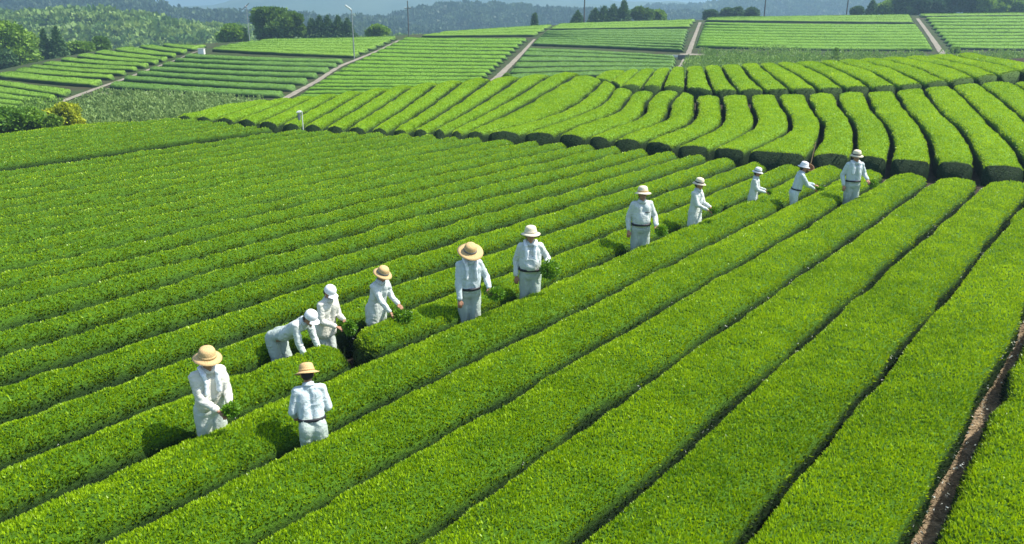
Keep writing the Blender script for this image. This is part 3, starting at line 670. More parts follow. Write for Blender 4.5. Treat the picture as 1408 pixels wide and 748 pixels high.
hill('far_hill', 1500, [(-600, 8), (0, 14), (120, 12), (170, 7), (198, 1.5), (215, 2.5), (250, 6), (300, 3), (350, -6), (480, -12), (700, -10), (820, -3), (920, 2), (980, 6), (1100, 12), (1300, 10), (2000, 8)], 380, M['mountain'], amp=9, sc_=.008)
hill('mountain', 2900, [(-900, -2), (-200, 2), (0, 1.5), (60, 4), (140, 1), (180, -1), (240, -8), (330, -30), (450, -48), (600, -42), (720, -55), (900, -32), (1000, -12), (1060, 1), (1110, 5), (1200, 2), (1300, -6), (1500, -20), (1900, -30)], 900, M['mountain'], amp=26, sc_=.003)
# ------------------------------------------------------------------ workers
def cloth(name, col, weave=260, var=.03):
    m, nt, b = mat(name); tc = N(nt, 'ShaderNodeTexCoord')
    cr, no = noise_ramp(nt, 5, [(.3, tuple(c * (1 - var) for c in col)), (.7, tuple(min(1, c * (1 + var)) for c in col))], 5, .6)
    nt.links.new(cr.outputs['Color'], b.inputs['Base Color']); b.inputs['Roughness'].default_value = .85; b.inputs['Specular IOR Level'].default_value = .15
    n2 = N(nt, 'ShaderNodeTexNoise', Scale=14, Detail=4, Roughness=.6, Distortion=.8); nt.links.new(tc.outputs['Object'], n2.inputs['Vector'])
    bump(nt, b, n2.outputs['Fac'], .55, .03); return m
M['shirt_white'] = cloth('white_cotton', (.54, .58, .565)); M['shirt_cream'] = cloth('cream_cotton', (.60, .59, .52)); M['shirt_blue'] = cloth('pale_blue_cotton', (.49, .56, .575))
M['trouser_grey'] = cloth('pale_grey_green_cotton', (.40, .46, .42)); M['trouser_white'] = cloth('washed_white_cotton', (.49, .53, .49)); M['towel'] = cloth('white_towel', (.76, .79, .82))
M['skin'] = simple('skin', (.34, .17, .10), .55, 30, .12, .1, .003, .35)
M['hair'] = simple('dark_hair', (.012, .010, .009), .6, 60, .3, .3, .004)
M['straw'] = simple('woven_straw', (.55, .37, .17), .8, 90, .3, .7, .006); M['straw_pale'] = simple('pale_straw', (.68, .60, .44), .8, 90, .2, .7, .006)
M['hat_white'] = simple('white_hat_cloth', (.72, .72, .74), .8, 30, .08, .3, .004); M['dark'] = simple('dark_leather', (.02, .02, .025), .5, 40, .3, .2, .002); M['grey_band'] = simple('grey_band', (.16, .16, .16), .8, 40, .2, .2, .002)
M['eye'] = simple('eye', (.02, .015, .012), .2, 10, .1, 0)

def caps(bm, a, b, r0, r1, sx=1.0, seg=14):
    """closed tapered capsule; sx flattens it along local y"""
    a, b = Vector(a), Vector(b); ax = b - a; Ln = max(ax.length, 1e-4)
    q = ax.to_track_quat('Z', 'Y') if ax.length > 1e-4 else Vector((0, 0, 1)).to_track_quat('Z', 'Y')
    rings = []
    for t in (-80, -50, -20): rings.append((math.sin(R(t)) * r0, math.cos(R(t)) * r0))
    for t in (0, .25, .5, .75, 1): rings.append((Ln * t, r0 + (r1 - r0) * t))
    for t in (20, 50, 80): rings.append((Ln + math.sin(R(t)) * r1, math.cos(R(t)) * r1))
    vs = [[bm.verts.new(a + q @ Vector((math.cos(2*math.pi*k/seg) * r, math.sin(2*math.pi*k/seg) * r * sx, z))) for k in range(seg)] for z, r in rings]
    for i in range(len(vs) - 1):
        for k in range(seg): bm.faces.new((vs[i][k], vs[i][(k+1) % seg], vs[i+1][(k+1) % seg], vs[i+1][k]))
    bm.faces.new(vs[0][::-1]); bm.faces.new(vs[-1])
def ell(bm, c, rx, ry, rz, rot=None):
    m = Matrix.Translation(Vector(c)) @ (rot.to_4x4() if rot else Matrix.Identity(4)) @ Matrix.Diagonal((rx, ry, rz, 1))
    bmesh.ops.create_icosphere(bm, subdivisions=3, radius=1, matrix=m)
def fuse(name, bm, voxel, m, parent, smooth=4, wrinkle=0, seed=0, zcut=None):
    """union of overlapping closed pieces into one continuous skin"""
    me = bpy.data.meshes.new('tmp'); bm.to_mesh(me); bm.free(); o = bpy.data.objects.new('tmp', me); COL.objects.link(o)
    md = o.modifiers.new('r', 'REMESH'); md.mode = 'VOXEL'; md.voxel_size = voxel; md.use_smooth_shade = True
    ms = o.modifiers.new('s', 'SMOOTH'); ms.factor = .5; ms.iterations = smooth
    dg = bpy.context.evaluated_depsgraph_get(); dg.update(); out = bpy.data.meshes.new_from_object(o.evaluated_get(dg)); bpy.data.objects.remove(o); bpy.data.meshes.remove(me)
    if wrinkle:
        n = len(out.vertices); co = np.empty(n * 3, np.float32); out.vertices.foreach_get('co', co); co = co.reshape(-1, 3)
        nn = np.empty(n * 3, np.float32); out.vertices.foreach_get('normal', nn); nn = nn.reshape(-1, 3)
        f = co * np.array([1, 1, .55]); d = vnoise(f, 17, seed) * .6 + (1 - np.abs(vnoise(f + .3 * vnoise(co, 6, seed)[:, None], 9, seed + 1)) * 2) * .7
        co = co + nn * (d * wrinkle)[:, None]; out.vertices.foreach_set('co', co.ravel()); out.update()
    out.name = name
    for p in out.polygons: p.use_smooth = True
    return link(name, out, [m], parent)
def lathe(name, prof, m, parent, mx, seg=36, wave=0, thick=.006):
    vs = []; n = len(prof)
    for r, z in prof:
        for k in range(seg):
            a = 2 * math.pi * k / seg; zz = z + wave * math.sin(2 * a + .6) * (r / .2) ** 2; vs.append((r * math.cos(a), r * math.sin(a) * 1.06, zz))
    V = np.array(vs); f = []
    for i in range(n - 1):
        for k in range(seg): f.append((i*seg+k, i*seg+(k+1) % seg, (i+1)*seg+(k+1) % seg, (i+1)*seg+k))
    V = np.array([mx @ Vector(v) for v in V]); o = link(name, np_mesh(name, V, [np.array(f)]), [m], parent); return o

def ik(S, W, l1, l2, pole):
    S, W = Vector(S), Vector(W); d = W - S; L_ = min(d.length, (l1 + l2) * .995); d = d.normalized() * L_; W = S + d
    c = (l1*l1 + L_*L_ - l2*l2) / (2 * L_); h = math.sqrt(max(0, l1*l1 - c*c)); p = Vector(pole); p = p - d.normalized() * p.dot(d.normalized()); p.normalize()
    return S + d.normalized() * c + p * h, W

def person(label, px, py, ytop, face, lean=8, hatk='straw', wrists=None, shirt='shirt_white', pants='trouser_grey', coat=0, towel=False, belt=True, headpitch=20, headyaw=0, belly=0, band='grey_band', seed=0, scale=None, group='tea pickers in white clothes', pocket=False):
    """face: degrees, 0 = towards the camera, 90 = towards picture right.  Local frame: forward -Y, left hand +X"""
    P = nearcast([px], [py])[0]; gz = P[2] - HH - .03
    # stature from the picture: the hat tip lies on the ray through ytop
    if scale is None:
        _, _, d = proj(P); zt = CAMZ - d * (SP + (ytop - CY) / F * CP)
        yy = P[1]; b = (ytop - CY) / F; zt = CAMZ + yy * (-SP - b * CP) / (CP - b * SP)
        hl = 1.60 + .22 * math.cos(R(lean)) * .6
        scale = (zt - gz) / (1.80 - .012 * headpitch / 10 - .9 * (1 - math.cos(R(lean))))
        0 and print('scale', round(scale, 3), label[:30])
        scale = min(1.09, max(.88, scale))
    root = empty('person', (P[0], P[1], gz), R(face)); root.scale = (scale,) * 3; tag(root, label, 'person', group)
    lr = R(lean); hip = Vector((0, 0, .93))
    def up(p, k=1.0):   # upper body lean about the hip
        v = Vector(p) - hip; a = lr * k; return hip + Vector((v.x, v.y * math.cos(a) - v.z * math.sin(a), v.y * math.sin(a) + v.z * math.cos(a)))
    sh = {s: up((s * .158, .01, 1.405)) for s in (1, -1)}
    neck0, neck1 = up((0, .01, 1.43)), up((0, -.015, 1.52)); hc0 = up((0, -.02, 1.60))
    hp = R(headpitch) + lr * .75; Hm = Matrix.Translation(hc0) @ Matrix.Rotation(R(headyaw), 4, 'Z') @ Matrix.Rotation(hp, 4, 'X')
    back = math.sin(lr) * .22
    hipL = {s: Vector((s * .085, back, .90)) for s in (1, -1)}
    kn = {1: Vector((.085, back * .4 - .02, .50)), -1: Vector((-.09, back * .5 + .03, .50))}
    an = {1: Vector((.10, back * .1 - .04, .09)), -1: Vector((-.12, back * .2 + .06, .09))}
    el, wr = {}, {}
    wrists = wrists or {}
    for s in (1, -1):
        W = wrists.get(s, (s * .25, -.02, .86, 'hang')); pole = (s * .5, .8, -.6)
        tgt = Vector(W[:3])
        el[s], wr[s] = ik(sh[s], tgt, .285, .255, pole)
    # body
    bm = bmesh.new()
    for s in (1, -1):
        caps(bm, hipL[s], kn[s], .082, .055); caps(bm, kn[s], an[s], .056, .038); caps(bm, an[s] + Vector((0, .04, -.04)), an[s] + Vector((0, -.15, -.06)), .040, .032, .8)
        caps(bm, sh[s], el[s], .052, .040); caps(bm, el[s], wr[s], .041, .026)
        caps(bm, up((s * .055, 0, 1.02), .85), up((s * .07, 0, 1.32)), .075, .08); caps(bm, hipL[s], up((s * .06, 0, 1.02)), .075, .08)
        caps(bm, up((s * .05, .005, 1.39)), sh[s], .045, .046)
        # hand
        f = (wr[s] - el[s]).normalized(); dn = Vector((0, 0, -1)); side = f.cross(dn);
        if side.length < .2: side = Vector((0, 1, 0))
        side.normalize(); nrm = side.cross(f).normalized(); inner = Vector((-s, 0, 0))
        if side.dot(inner) < 0: side = -side
        pal = wr[s] + f * .05; caps(bm, wr[s], wr[s] + f * .085, .026, .030, .62)
        for k, (o_, ln) in enumerate(((.030, .070), (.011, .078), (-.010, .073), (-.029, .058))):
            a = wr[s] + f * .085 + side * o_; k1 = a + f * ln * .5 + nrm * .012; k2 = k1 + f * ln * .28 + nrm * .028
            if nrm.z > 0: k1 = a + f * ln * .5 - nrm * .012; k2 = k1 + f * ln * .28 - nrm * .028
            caps(bm, a - f * .02, k1, .0098, .0092, seg=8); caps(bm, k1, k2, .0092, .008, seg=8)
        t0 = wr[s] + f * .03 + side * .024; t1 = t0 + f * .035 + side * .026; caps(bm, t0, t1, .0125, .011, seg=8); caps(bm, t1, t1 + f * .03 - side * .004, .011, .009, seg=8)
    caps(bm, neck0, hc0, .055, .055)
    ell(bm, Hm @ Vector((0, .012, .03)), .077, .095, .098, Hm.to_3x3()); ell(bm, Hm @ Vector((0, -.022, -.045)), .056, .062, .068, Hm.to_3x3())
    caps(bm, Hm @ Vector((0, -.083, .018)), Hm @ Vector((0, -.101, -.018)), .011, .016, seg=8)
    ell(bm, Hm @ Vector((0, -.080, -.062)), .024, .010, .009, Hm.to_3x3()); ell(bm, Hm @ Vector((0, -.078, .034)), .05, .014, .010, Hm.to_3x3()); ell(bm, Hm @ Vector((0, -.068, -.098)), .024, .02, .016, Hm.to_3x3())
    for s in (1, -1): ell(bm, Hm @ Vector((s * .080, .01, -.005)), .010, .019, .030, Hm.to_3x3())
    fuse('body', bm, .0078, M['skin'], root, 2)
    for s in (1, -1):
        bm = bmesh.new(); ell(bm, Hm @ Vector((s * .031, -.083, .012)), .012, .007, .007, Hm.to_3x3()); me = bpy.data.meshes.new('eye'); bm.to_mesh(me); bm.free(); link('eye', me, [M['eye']], root)
    bm = bmesh.new(); ell(bm, Hm @ Vector((0, .030, .045)), .084, .092, .088, Hm.to_3x3()); ell(bm, Hm @ Vector((0, .048, -.015)), .077, .062, .065, Hm.to_3x3()); fuse('hair', bm, .012, M['hair'], root, 2, .004, seed)
    # trousers
    bm = bmesh.new()
    for s in (1, -1):
        caps(bm, hipL[s] + Vector((0, .02, .0)), kn[s], .106, .086); caps(bm, kn[s], an[s] + Vector((0, 0, .05)), .086, .078)
        caps(bm, hipL[s] + Vector((0, .015, .03)), up((s * .062, .005, 1.05), .8), .102, .092)
    caps(bm, hipL[1], hipL[-1], .10, .10)
    fuse('trousers', bm, .014, M[pants], root, 3, .010, seed + 3)
    # shirt or coat
    bm = bmesh.new()
    for s in (1, -1):
        caps(bm, up((s * .07, -.0, 1.06), .85), up((s * .08, .0, 1.34)), .104 + belly * .2, .106)
        caps(bm, up((s * .04, .015, 1.42)), sh[s] + (sh[s] - up((0, .01, 1.405))) * .02, .064, .064)
        caps(bm, sh[s], el[s], .064, .054); caps(bm, el[s], wr[s] - (wr[s] - el[s]) * .06, .053, .040)
        if coat:
            caps(bm, up((s * .075, .0, 1.08), .7), Vector((s * .085, back * .6, .95 - coat)), .108, .130); caps(bm, Vector((s * .02, back * .6 - .02, .93 - coat)), up((s * .02, 0, 1.08), .7), .12, .10)
        else:
            caps(bm, up((s * .062, .003, 1.0), .8), up((s * .065, 0, 1.12), .9), .108, .106)
    if belly: ell(bm, up((0, -.035 - belly, 1.12)), .14, .10, .17)
    caps(bm, up((0, .015, 1.43)), up((0, -.0, 1.478)), .075, .066)
    fuse('coat' if coat else 'shirt', bm, .0125, M[shirt], root, 2, .0115, seed + 11)
    # collar
    Cm = Matrix.Translation(up((0, .0, 1.475))) @ Matrix.Rotation(lr + R(10), 4, 'X')
    lathe('collar', [(.064, .03), (.073, .035), (.082, .0), (.092, -.02), (.07, -.02)], M[shirt], root, Cm, 20)
    if belt:
        Bm = Matrix.Translation(up((0, back * .3, 1.015), .8)) @ Matrix.Rotation(lr * .75, 4, 'X') @ Matrix.Diagonal((1.27, .90, 1, 1))
        rb = .146 + belly * .3; lathe('belt', [(rb - .02, -.02), (rb, -.02), (rb + .003, 0), (rb, .02), (rb - .02, .02)], M['dark'], root, Bm, 32)
    if towel:
        bm = bmesh.new()
        for s in (1, -1):
            p = [up((s * .045, .075, 1.47)), up((s * .088, .02, 1.50)), up((s * .082, -.085, 1.45)), up((s * .07, -.112, 1.36)), up((s * .075, -.122, 1.22))]
            for a, b in zip(p[:-1], p[1:]): caps(bm, a, b, .032, .034, .55)
        caps(bm, up((.05, .08, 1.47)), up((-.05, .08, 1.47)), .03, .03)
        fuse('towel', bm, .011, M['towel'], root, 3, .005, seed + 17)
    if pocket:
        bm = bmesh.new(); c = up((.085, -.128, 1.27)); caps(bm, c + Vector((-.04, 0, 0)), c + Vector((.04, .012, .0)), .009, .009, seg=8); me = bpy.data.meshes.new('pocket'); bm.to_mesh(me); bm.free(); link('pocket_flap', me, [M['dark']], root)
    # hat
    T = Hm @ Matrix.Translation((0, .012, .045)) @ Matrix.Rotation(R(-6), 4, 'X')
    if hatk == 'cap':
        T = Hm @ Matrix.Translation((0, .008, .035)) @ Matrix.Rotation(R(-4), 4, 'X')
        hat = lathe('cap', [(.097, -.012), (.102, 0), (.101, .03), (.094, .06), (.077, .09), (.045, .108), (.004, .113)], M['hat_white'], root, T, 30)
        bm = bmesh.new(); nr, na = 5, 13; g = []
        for s_ in (0, -.008):
            rows = []
            for i in range(nr):
                rr = i / (nr - 1); row = []
                for k in range(na):
                    a = R(-90 + (k - 6) / 6 * 52); r = .098 + rr * .075 * (1 - ((k - 6) / 6) ** 2 * .55); row.append(bm.verts.new(T @ Vector((r * math.cos(a) * 1.0, r * math.sin(a), .004 - rr * .022 - .02 * (rr) * ((k - 6) / 6) ** 2 + s_))))
                rows.append(row)
            for i in range(nr - 1):
                for k in range(na - 1): bm.faces.new((rows[i][k], rows[i+1][k], rows[i+1][k+1], rows[i][k+1]))
            g.append(rows)
        for k in range(na - 1): bm.faces.new((g[0][-1][k], g[1][-1][k], g[1][-1][k+1], g[0][-1][k+1]))
        me = bpy.data.meshes.new('visor'); bm.to_mesh(me); bm.free(); v = link('visor', me, [M['hat_white']]); v.parent = hat
    else:
        br = {'straw': .168, 'wide': .205, 'pale': .165, 'cloth': .155, 'small': .155}[hatk]; mt = {'wide': 'straw', 'straw': 'straw', 'pale': 'straw_pale', 'cloth': 'hat_white', 'small': 'straw_pale'}[hatk]
        hat = lathe('hat', [(br - .004, -.024), (br, -.018), (br * .8, -.006), (.125, .0), (.103, .010), (.099, .05), (.093, .085), (.078, .112), (.045, .126), (.003, .128)], M[mt], root, T, 40, wave=.010)
        b_ = lathe('hat_band', [(.100, .012), (.107, .013), (.105, .040), (.098, .041)], M[band], None, T, 36); b_.parent = hat
    return root, {s: root.matrix_basis @ (wr[s] + (wr[s] - el[s]).normalized() * .09) for s in (1, -1)}, scale

def leaf_bundle(label, p, r, rz=.8, n=420, droop=.0):
    v = rng.normal(size=(n, 3)); v /= np.linalg.norm(v, axis=1)[:, None]; rr = rng.random((n, 1)) ** .4
    P = v * rr * np.array([r, r * .8, r * rz]) ; P[:, 2] -= droop * np.abs(P[:, 0])
    V, Fq = leaf_quads(P, v, np.full(n, .062), aspect=.42, up=.1, spread=.6)
    ti = np.repeat(tints(n, (.05, .15, .01), (.18, .36, .02), P, 5, 4), 4, 0)
    # stems gathered in the hand
    bm = bmesh.new()
    for k in range(9):
        a = k * .7; caps(bm, (0, 0, 0), (math.cos(a) * r * .6, math.sin(a) * r * .5, r * rz * .5 * math.sin(k * 2.1)), .004, .002, seg=5)
    me = bpy.data.meshes.new('s'); bm.to_mesh(me); bm.free(); n0 = len(me.vertices); co = np.empty(n0 * 3); me.vertices.foreach_get('co', co); co = co.reshape(-1, 3)
    quads = np.array([list(f.vertices) for f in me.polygons if len(f.vertices) == 4]); bpy.data.meshes.remove(me)
    V2 = np.vstack([V, co]); ti = np.vstack([ti, np.tile([.06, .12, .02, 1], (n0, 1))])
    o = link('leaf_bundle', np_mesh('leaf_bundle', V2, [Fq, quads + len(V)], False, None, ti), [M['leaf']]); o.location = p
    return tag(o, label, 'picked leaves', 'bundles of freshly picked tea leaves')

F1 = (-.05, -.36, 1.06); 
W = {}
pa = person('leftmost worker in a tan straw hat, neck towel, holding leaves to the right', 293, 588, 472, 42, 7, 'straw', {1: (.10, -.34, 1.08), -1: (-.04, -.33, 1.03)}, 'shirt_cream', 'trouser_white', towel=True, belt=False, headpitch=12, seed=1, band='straw')
c = (pa[1][1] + pa[1][-1]) / 2; leaf_bundle('leaf bundle in both hands of the leftmost worker', c + Vector((.06, -.01, .02)), .085, .8)
pb = person('worker seen from behind at the lower left, straw hat, pale blue shirt and dark belt', 431, 600, 509, 200, 14, 'straw', {1: (.20, -.26, .96), -1: (-.17, -.25, .98)}, 'shirt_blue', 'trouser_grey', headpitch=22, seed=2, band='straw')
pc = person('worker in a white cap bending low over the tea hedge with both arms down', 393, 481, 424, 66, 52, 'cap', {1: (.12, -.62, .62), -1: (-.16, -.56, .58)}, 'shirt_white', 'trouser_grey', belt=False, headpitch=-4, seed=3, scale=.93)
pd = person('standing worker in a white cap looking down, right of the bending worker', 450, 464, 388, 58, 10, 'cap', {1: (.10, -.34, 1.10), -1: (-.10, -.32, 1.04)}, 'shirt_cream', 'trouser_white', coat=.10, belt=False, headpitch=26, seed=4)
leaf_bundle('leaf bundle in the hands of the standing worker in the white cap', (pd[1][1] + pd[1][-1]) / 2 + Vector((.10, 0, -.04)), .09, 1.2)
pe = person('worker in a tan straw hat and long white smock reaching right with both hands', 519, 438, 363, 55, 14, 'straw', {1: (.14, -.40, 1.04), -1: (-.10, -.42, .96)}, 'shirt_white', 'trouser_white', coat=.26, belt=False, headpitch=20, seed=5)
leaf_bundle('wide leaf bundle below the hands of the worker in the long white smock', (pe[1][1] + pe[1][-1]) / 2 + Vector((.08, 0, -.07)), .17, .5, 600)
pf = person('worker in a wide tan straw hat, one arm hanging, leaves in the other hand', 646, 427, 332, 18, 5, 'wide', {1: (.26, -.22, 1.04), -1: (-.20, -.14, .88)}, 'shirt_blue', 'trouser_grey', towel=True, headpitch=26, seed=6)
leaf_bundle('leaf bundle held out at hip height under the wide tan straw hat', pf[1][1] + Vector((.10, 0, -.03)), .14, .8, 500)
pg = person('stout worker in a pale narrow hat with a white towel round the neck, fifth from the row centre', 729, 400, 308, 2, 0, 'pale', {1: (.26, -.16, 1.12), -1: (-.24, .0, .90)}, 'shirt_white', 'trouser_grey', towel=True, headpitch=4, belly=.03, seed=7, band='straw_pale')
pg[0]['label'] = 'stout worker facing the camera, pale hat, neck towel, big leaf bundle at his side'
leaf_bundle('big round leaf bundle at the side of the stout worker with the neck towel', pg[1][1] + Vector((.06, -.03, -.02)), .17, 1.0, 700)
ph = person('worker in white shirt with a dark chest pocket flap, standing apart in the middle', 880, 336, 252, 5, 0, 'pale', {1: (.26, -.20, 1.02), -1: (-.25, -.02, .90)}, 'shirt_white', 'trouser_grey', headpitch=0, belly=.02, seed=8, band='straw', pocket=True)
leaf_bundle('dark leaf bundle at the hip of the worker with the chest pocket flap', ph[1][1] + Vector((.08, -.02, -.03)), .13, .8, 500)
pi_ = person('worker in a long white coat and pale hat with a black band', 955, 306, 243, 50, 3, 'small', {1: (.08, -.34, 1.08), -1: (-.06, -.34, 1.04)}, 'shirt_white', 'trouser_white', coat=.34, belt=False, headpitch=12, seed=9, band='dark')
leaf_bundle('dark leaf bundle held by the worker with the black hat band', (pi_[1][1] + pi_[1][-1]) / 2 + Vector((.06, 0, 0)), .11, .55, 400)
pj = person('worker in a long white coat and white cloth hat, third from the right', 1035, 277, 238, 62, 4, 'cloth', {1: (.08, -.32, 1.10), -1: (-.06, -.34, 1.06)}, 'shirt_white', 'trouser_white', coat=.36, belt=False, headpitch=14, seed=10, band='grey_band')
leaf_bundle('small leaf bundle in the hands of the worker in the white cloth hat', (pj[1][1] + pj[1][-1]) / 2 + Vector((.03, 0, 0)), .06, .6, 220)
pk = person('worker in pale blue with a dark belt leaning to the right, second from the right', 1093, 277, 221, 84, 10, 'cloth', {1: (.07, -.46, 1.12), -1: (-.06, -.44, 1.04)}, 'shirt_blue', 'shirt_blue', headpitch=10, seed=12, band='hat_white')
leaf_bundle('thin leaf bundle at the fingertips of the leaning pale blue worker', (pk[1][1] + pk[1][-1]) / 2 + Vector((.08, 0, -.01)), .10, .4, 260)
pl = person('rightmost worker, facing the camera, pale blue shirt, dark belt and striped pale hat', 1170, 271, 205, 2, 0, 'small', {1: (.30, -.12, 1.06), -1: (-.25, -.05, .92)}, 'shirt_blue', 'trouser_grey', towel=True, headpitch=10, seed=13, band='dark')
leaf_bundle('dark leaf bundle hanging from the hand of the rightmost worker', pl[1][1] + Vector((.13, .02, -.05)), .12, .8, 420)

# ------------------------------------------------------------------ posts, lamps, small things
M['pole'] = simple('weathered_pole', (.10, .10, .095), .7, 8, .25, .2, .01); M['metal'] = simple('galvanised_metal', (.30, .32, .33), .5, 10, .15, .1, .005); M['metal'].node_tree.nodes['Principled BSDF'].inputs['Metallic'].default_value = .4
M['white'] = simple('white_paint', (.70, .72, .68), .6, 14, .12, .15, .004); M['concrete'] = simple('concrete', (.45, .45, .43), .9, 3, .15, .4, .01)
def mesh_from(name, bm, m, parent=None):
    me = bpy.data.meshes.new(name); bm.to_mesh(me); bm.free(); return link(name, me, [m], parent)
def cyl(bm, a, b, r0, r1, seg=12): caps(bm, a, b, r0, r1, seg=seg)
def box(bm, c, s, rot=None, bev=.01):
    r = bmesh.ops.create_cube(bm, size=1, matrix=Matrix.Translation(c) @ (rot or Matrix.Identity(4)) @ Matrix.Diagonal((*s, 1)))
    es = list({e for v in r['verts'] for e in v.link_edges}); bmesh.ops.bevel(bm, geom=es, offset=bev, segments=2, affect='EDGES')
def pole(label, px, pbase, ptop, caster_d, kind, r=.10):
    base = farcast([px], [pbase])[0] if caster_d is None else at(px, pbase, caster_d)
    _, _, d = proj(base); h = (pbase - ptop) * d / F * 1.02
    root = empty('lamp_post' if kind == 'lamp' else 'utility_pole', (base[0], base[1], base[2] - .5)); tag(root, label, 'lamp post' if kind == 'lamp' else 'utility pole', 'posts and poles among the far fields')
    bm = bmesh.new(); cyl(bm, (0, 0, -.3), (0, 0, h + .4), r, r * .7); mesh_from('pole', bm, M['metal' if kind in ('lamp', 'fan') else 'pole'], root)
    if kind == 'lamp':
        bm = bmesh.new(); cyl(bm, (0, 0, h + .35), (-.55, -.15, h + .75), .07, .05); mesh_from('arm', bm, M['metal'], root)
        bm = bmesh.new(); box(bm, Vector((-.42, -.1, h + .72)), (.95, .35, .22), Matrix.Rotation(R(35), 4, 'Y'), .06); mesh_from('lamp_head', bm, M['white'], root)
    elif kind == 'fan':
        bm = bmesh.new(); cyl(bm, (0, -.35, h + .35), (0, .35, h + .5), .18, .14); mesh_from('fan_motor', bm, M['metal'], root)
        for k in range(2):
            a = R(40 + 180 * k); bm = bmesh.new(); box(bm, Vector((math.cos(a) * .45, -.42, h + .35 + math.sin(a) * .45)), (.85, .03, .16), Matrix.Rotation(-a, 4, 'Y'), .01); mesh_from('blade', bm, M['metal'], root)
    else:
        bm = bmesh.new(); box(bm, Vector((0, -.14, h * .86)), (1.1, .09, .1), None, .01); mesh_from('crossarm', bm, M['pole'], root)
        for s in (-1, 1):
            bm = bmesh.new(); cyl(bm, (s * .42, -.14, h * .86 + .08), (s * .42, -.14, h * .86 + .22), .05, .035, 8); mesh_from('insulator', bm, M['white'], root)
pole('slim grey lamp post with a white head at the corner of the striped far field', 487, 76, 17, None, 'lamp', .085)
pole('thin dark pole left of centre on the skyline', 562, 48, 4, 140, 'util', .12)
pole('tall dark pole right of centre, beside the dark conifer clump', 803, 35, -8, 158, 'util', .16)
pole('dark pole above the left part of the wide far right field', 1051, 20, -6, 170, 'util', .16)
pole('dark pole at the top right, between the woods and the small round tree', 1164, 19, -6, 172, 'util', .16)
pole('slender grey wind machine mast in front of the large dark round tree', 343, 54, 11, 137, 'fan', .07)
def marker(px, pybase, pytop):
    base = nearcast([px], [pybase])[0]; _, _, d = proj(base); h = (pybase - pytop) * d / F * 1.05 + HH
    root = empty('sensor_post', (base[0], base[1], base[2] - HH)); tag(root, 'small white sensor post with a hooded box, in the dark furrow at upper left', 'sensor post')
    bm = bmesh.new(); cyl(bm, (0, 0, -.1), (0, 0, h), .020, .017); mesh_from('post', bm, M['white'], root)
    bm = bmesh.new(); cyl(bm, (0, 0, h), (-.07, -.02, h + .04), .018, .016); cyl(bm, (-.07, -.02, h + .04), (-.18, -.05, h + .01), .016, .015); mesh_from('arm', bm, M['white'], root)
    bm = bmesh.new(); box(bm, Vector((-.12, -.05, h - .02)), (.18, .15, .05), Matrix.Rotation(R(-8), 4, 'Y'), .02); hd = mesh_from('hood', bm, M['white'], root)
    bm = bmesh.new(); box(bm, Vector((-.11, -.05, h - .2)), (.11, .10, .28), None, .03); mesh_from('sensor_box', bm, M['metal'], root)
marker(417, 178.5, 155)
# basket on a leaning stick behind the second worker from the right
b0 = nearcast([1112], [232])[0]
root = empty('basket_on_stick', (b0[0], b0[1], b0[2] - HH)); tag(root, 'round brown woven basket hung on a leaning wooden stick beside the pale blue worker\'s hat', 'basket')
M['wicker'] = simple('wicker', (.30, .17, .08), .85, 60, .4, .8, .01); M['wood'] = simple('bare_wood', (.42, .27, .14), .8, 20, .25, .4, .005)
bm = bmesh.new(); cyl(bm, (-.05, 0, 0), (.16, .1, 1.42), .018, .014, 8); mesh_from('stick', bm, M['wood'], root)
T = Matrix.Translation((-.03, -.09, .62)) @ Matrix.Scale(.85, 4) @ Matrix.Rotation(R(38), 4, 'X')
lathe('basket', [(.004, -.10), (.09, -.10), (.13, -.06), (.155, .02), (.16, .10), (.168, .11), (.15, .105), (.145, .02), (.12, -.05), (.004, -.085)], M['wicker'], root, T, 26)
# low wall between the two far fields, marker stone by the furrow
def wall(name, label, cat, a, b, hgt, th, m):
    A, B = farcast([a[0], b[0]], [a[1], b[1]]); 
    A[2] -= .5; B[2] -= .5; d = Vector(B - A); Ln = Vector((d.x, d.y)).length; seg = 14; bm = bmesh.new()
    n = Vector((-d.y, d.x, 0)).normalized() * th / 2; vs = []
    for k in range(seg + 1):
        p = Vector(A) + d * (k / seg); z = float(far(p.x, p.y)) - .52
        vs.append([bm.verts.new((p.x + n.x * s, p.y + n.y * s, z + q)) for s, q in ((1, -.3), (1, hgt), (-1, hgt), (-1, -.3))])
    for k in range(seg):
        for i in range(4): bm.faces.new((vs[k][i], vs[k][(i+1) % 4], vs[k+1][(i+1) % 4], vs[k+1][i]))
    bm.faces.new(vs[0]); bm.faces.new(vs[-1][::-1]); bmesh.ops.recalc_face_normals(bm, faces=bm.faces)
    es = [e for e in bm.edges if abs(e.verts[0].co.z - e.verts[1].co.z) < .2]; o = mesh_from(name, bm, m); tag(o, label, cat); return o
wall('low_wall', 'long low white concrete wall edging the terrace at upper centre right', 'wall', (868, 71.5), (934, 73.5), .32, .25, M['white'])
wall('retaining_wall', 'grey concrete block wall at the end of the low white wall', 'wall', (932, 76.5), (948, 76), .6, .5, M['pole'])
def stone(label, p, s, m):
    bm = bmesh.new(); bmesh.ops.create_icosphere(bm, subdivisions=3, radius=1)
    for v in bm.verts:
        k = 1 + .18 * float(vnoise(np.array([v.co[:]]), 1.6, 5)[0]); v.co = Vector((v.co.x * s[0] * k, v.co.y * s[1] * k, max(-.4, v.co.z) * s[2] * k))
    o = mesh_from('stone', bm, m); o.location = p; tag(o, label, 'stone', ); return o
p = nearcast([1353], [244])[0]; stone('pale stone at a furrow mouth on the crossing path, right of the rightmost worker', (p[0], p[1], p[2] - HH + .1), (.10, .09, .20), M['concrete'])
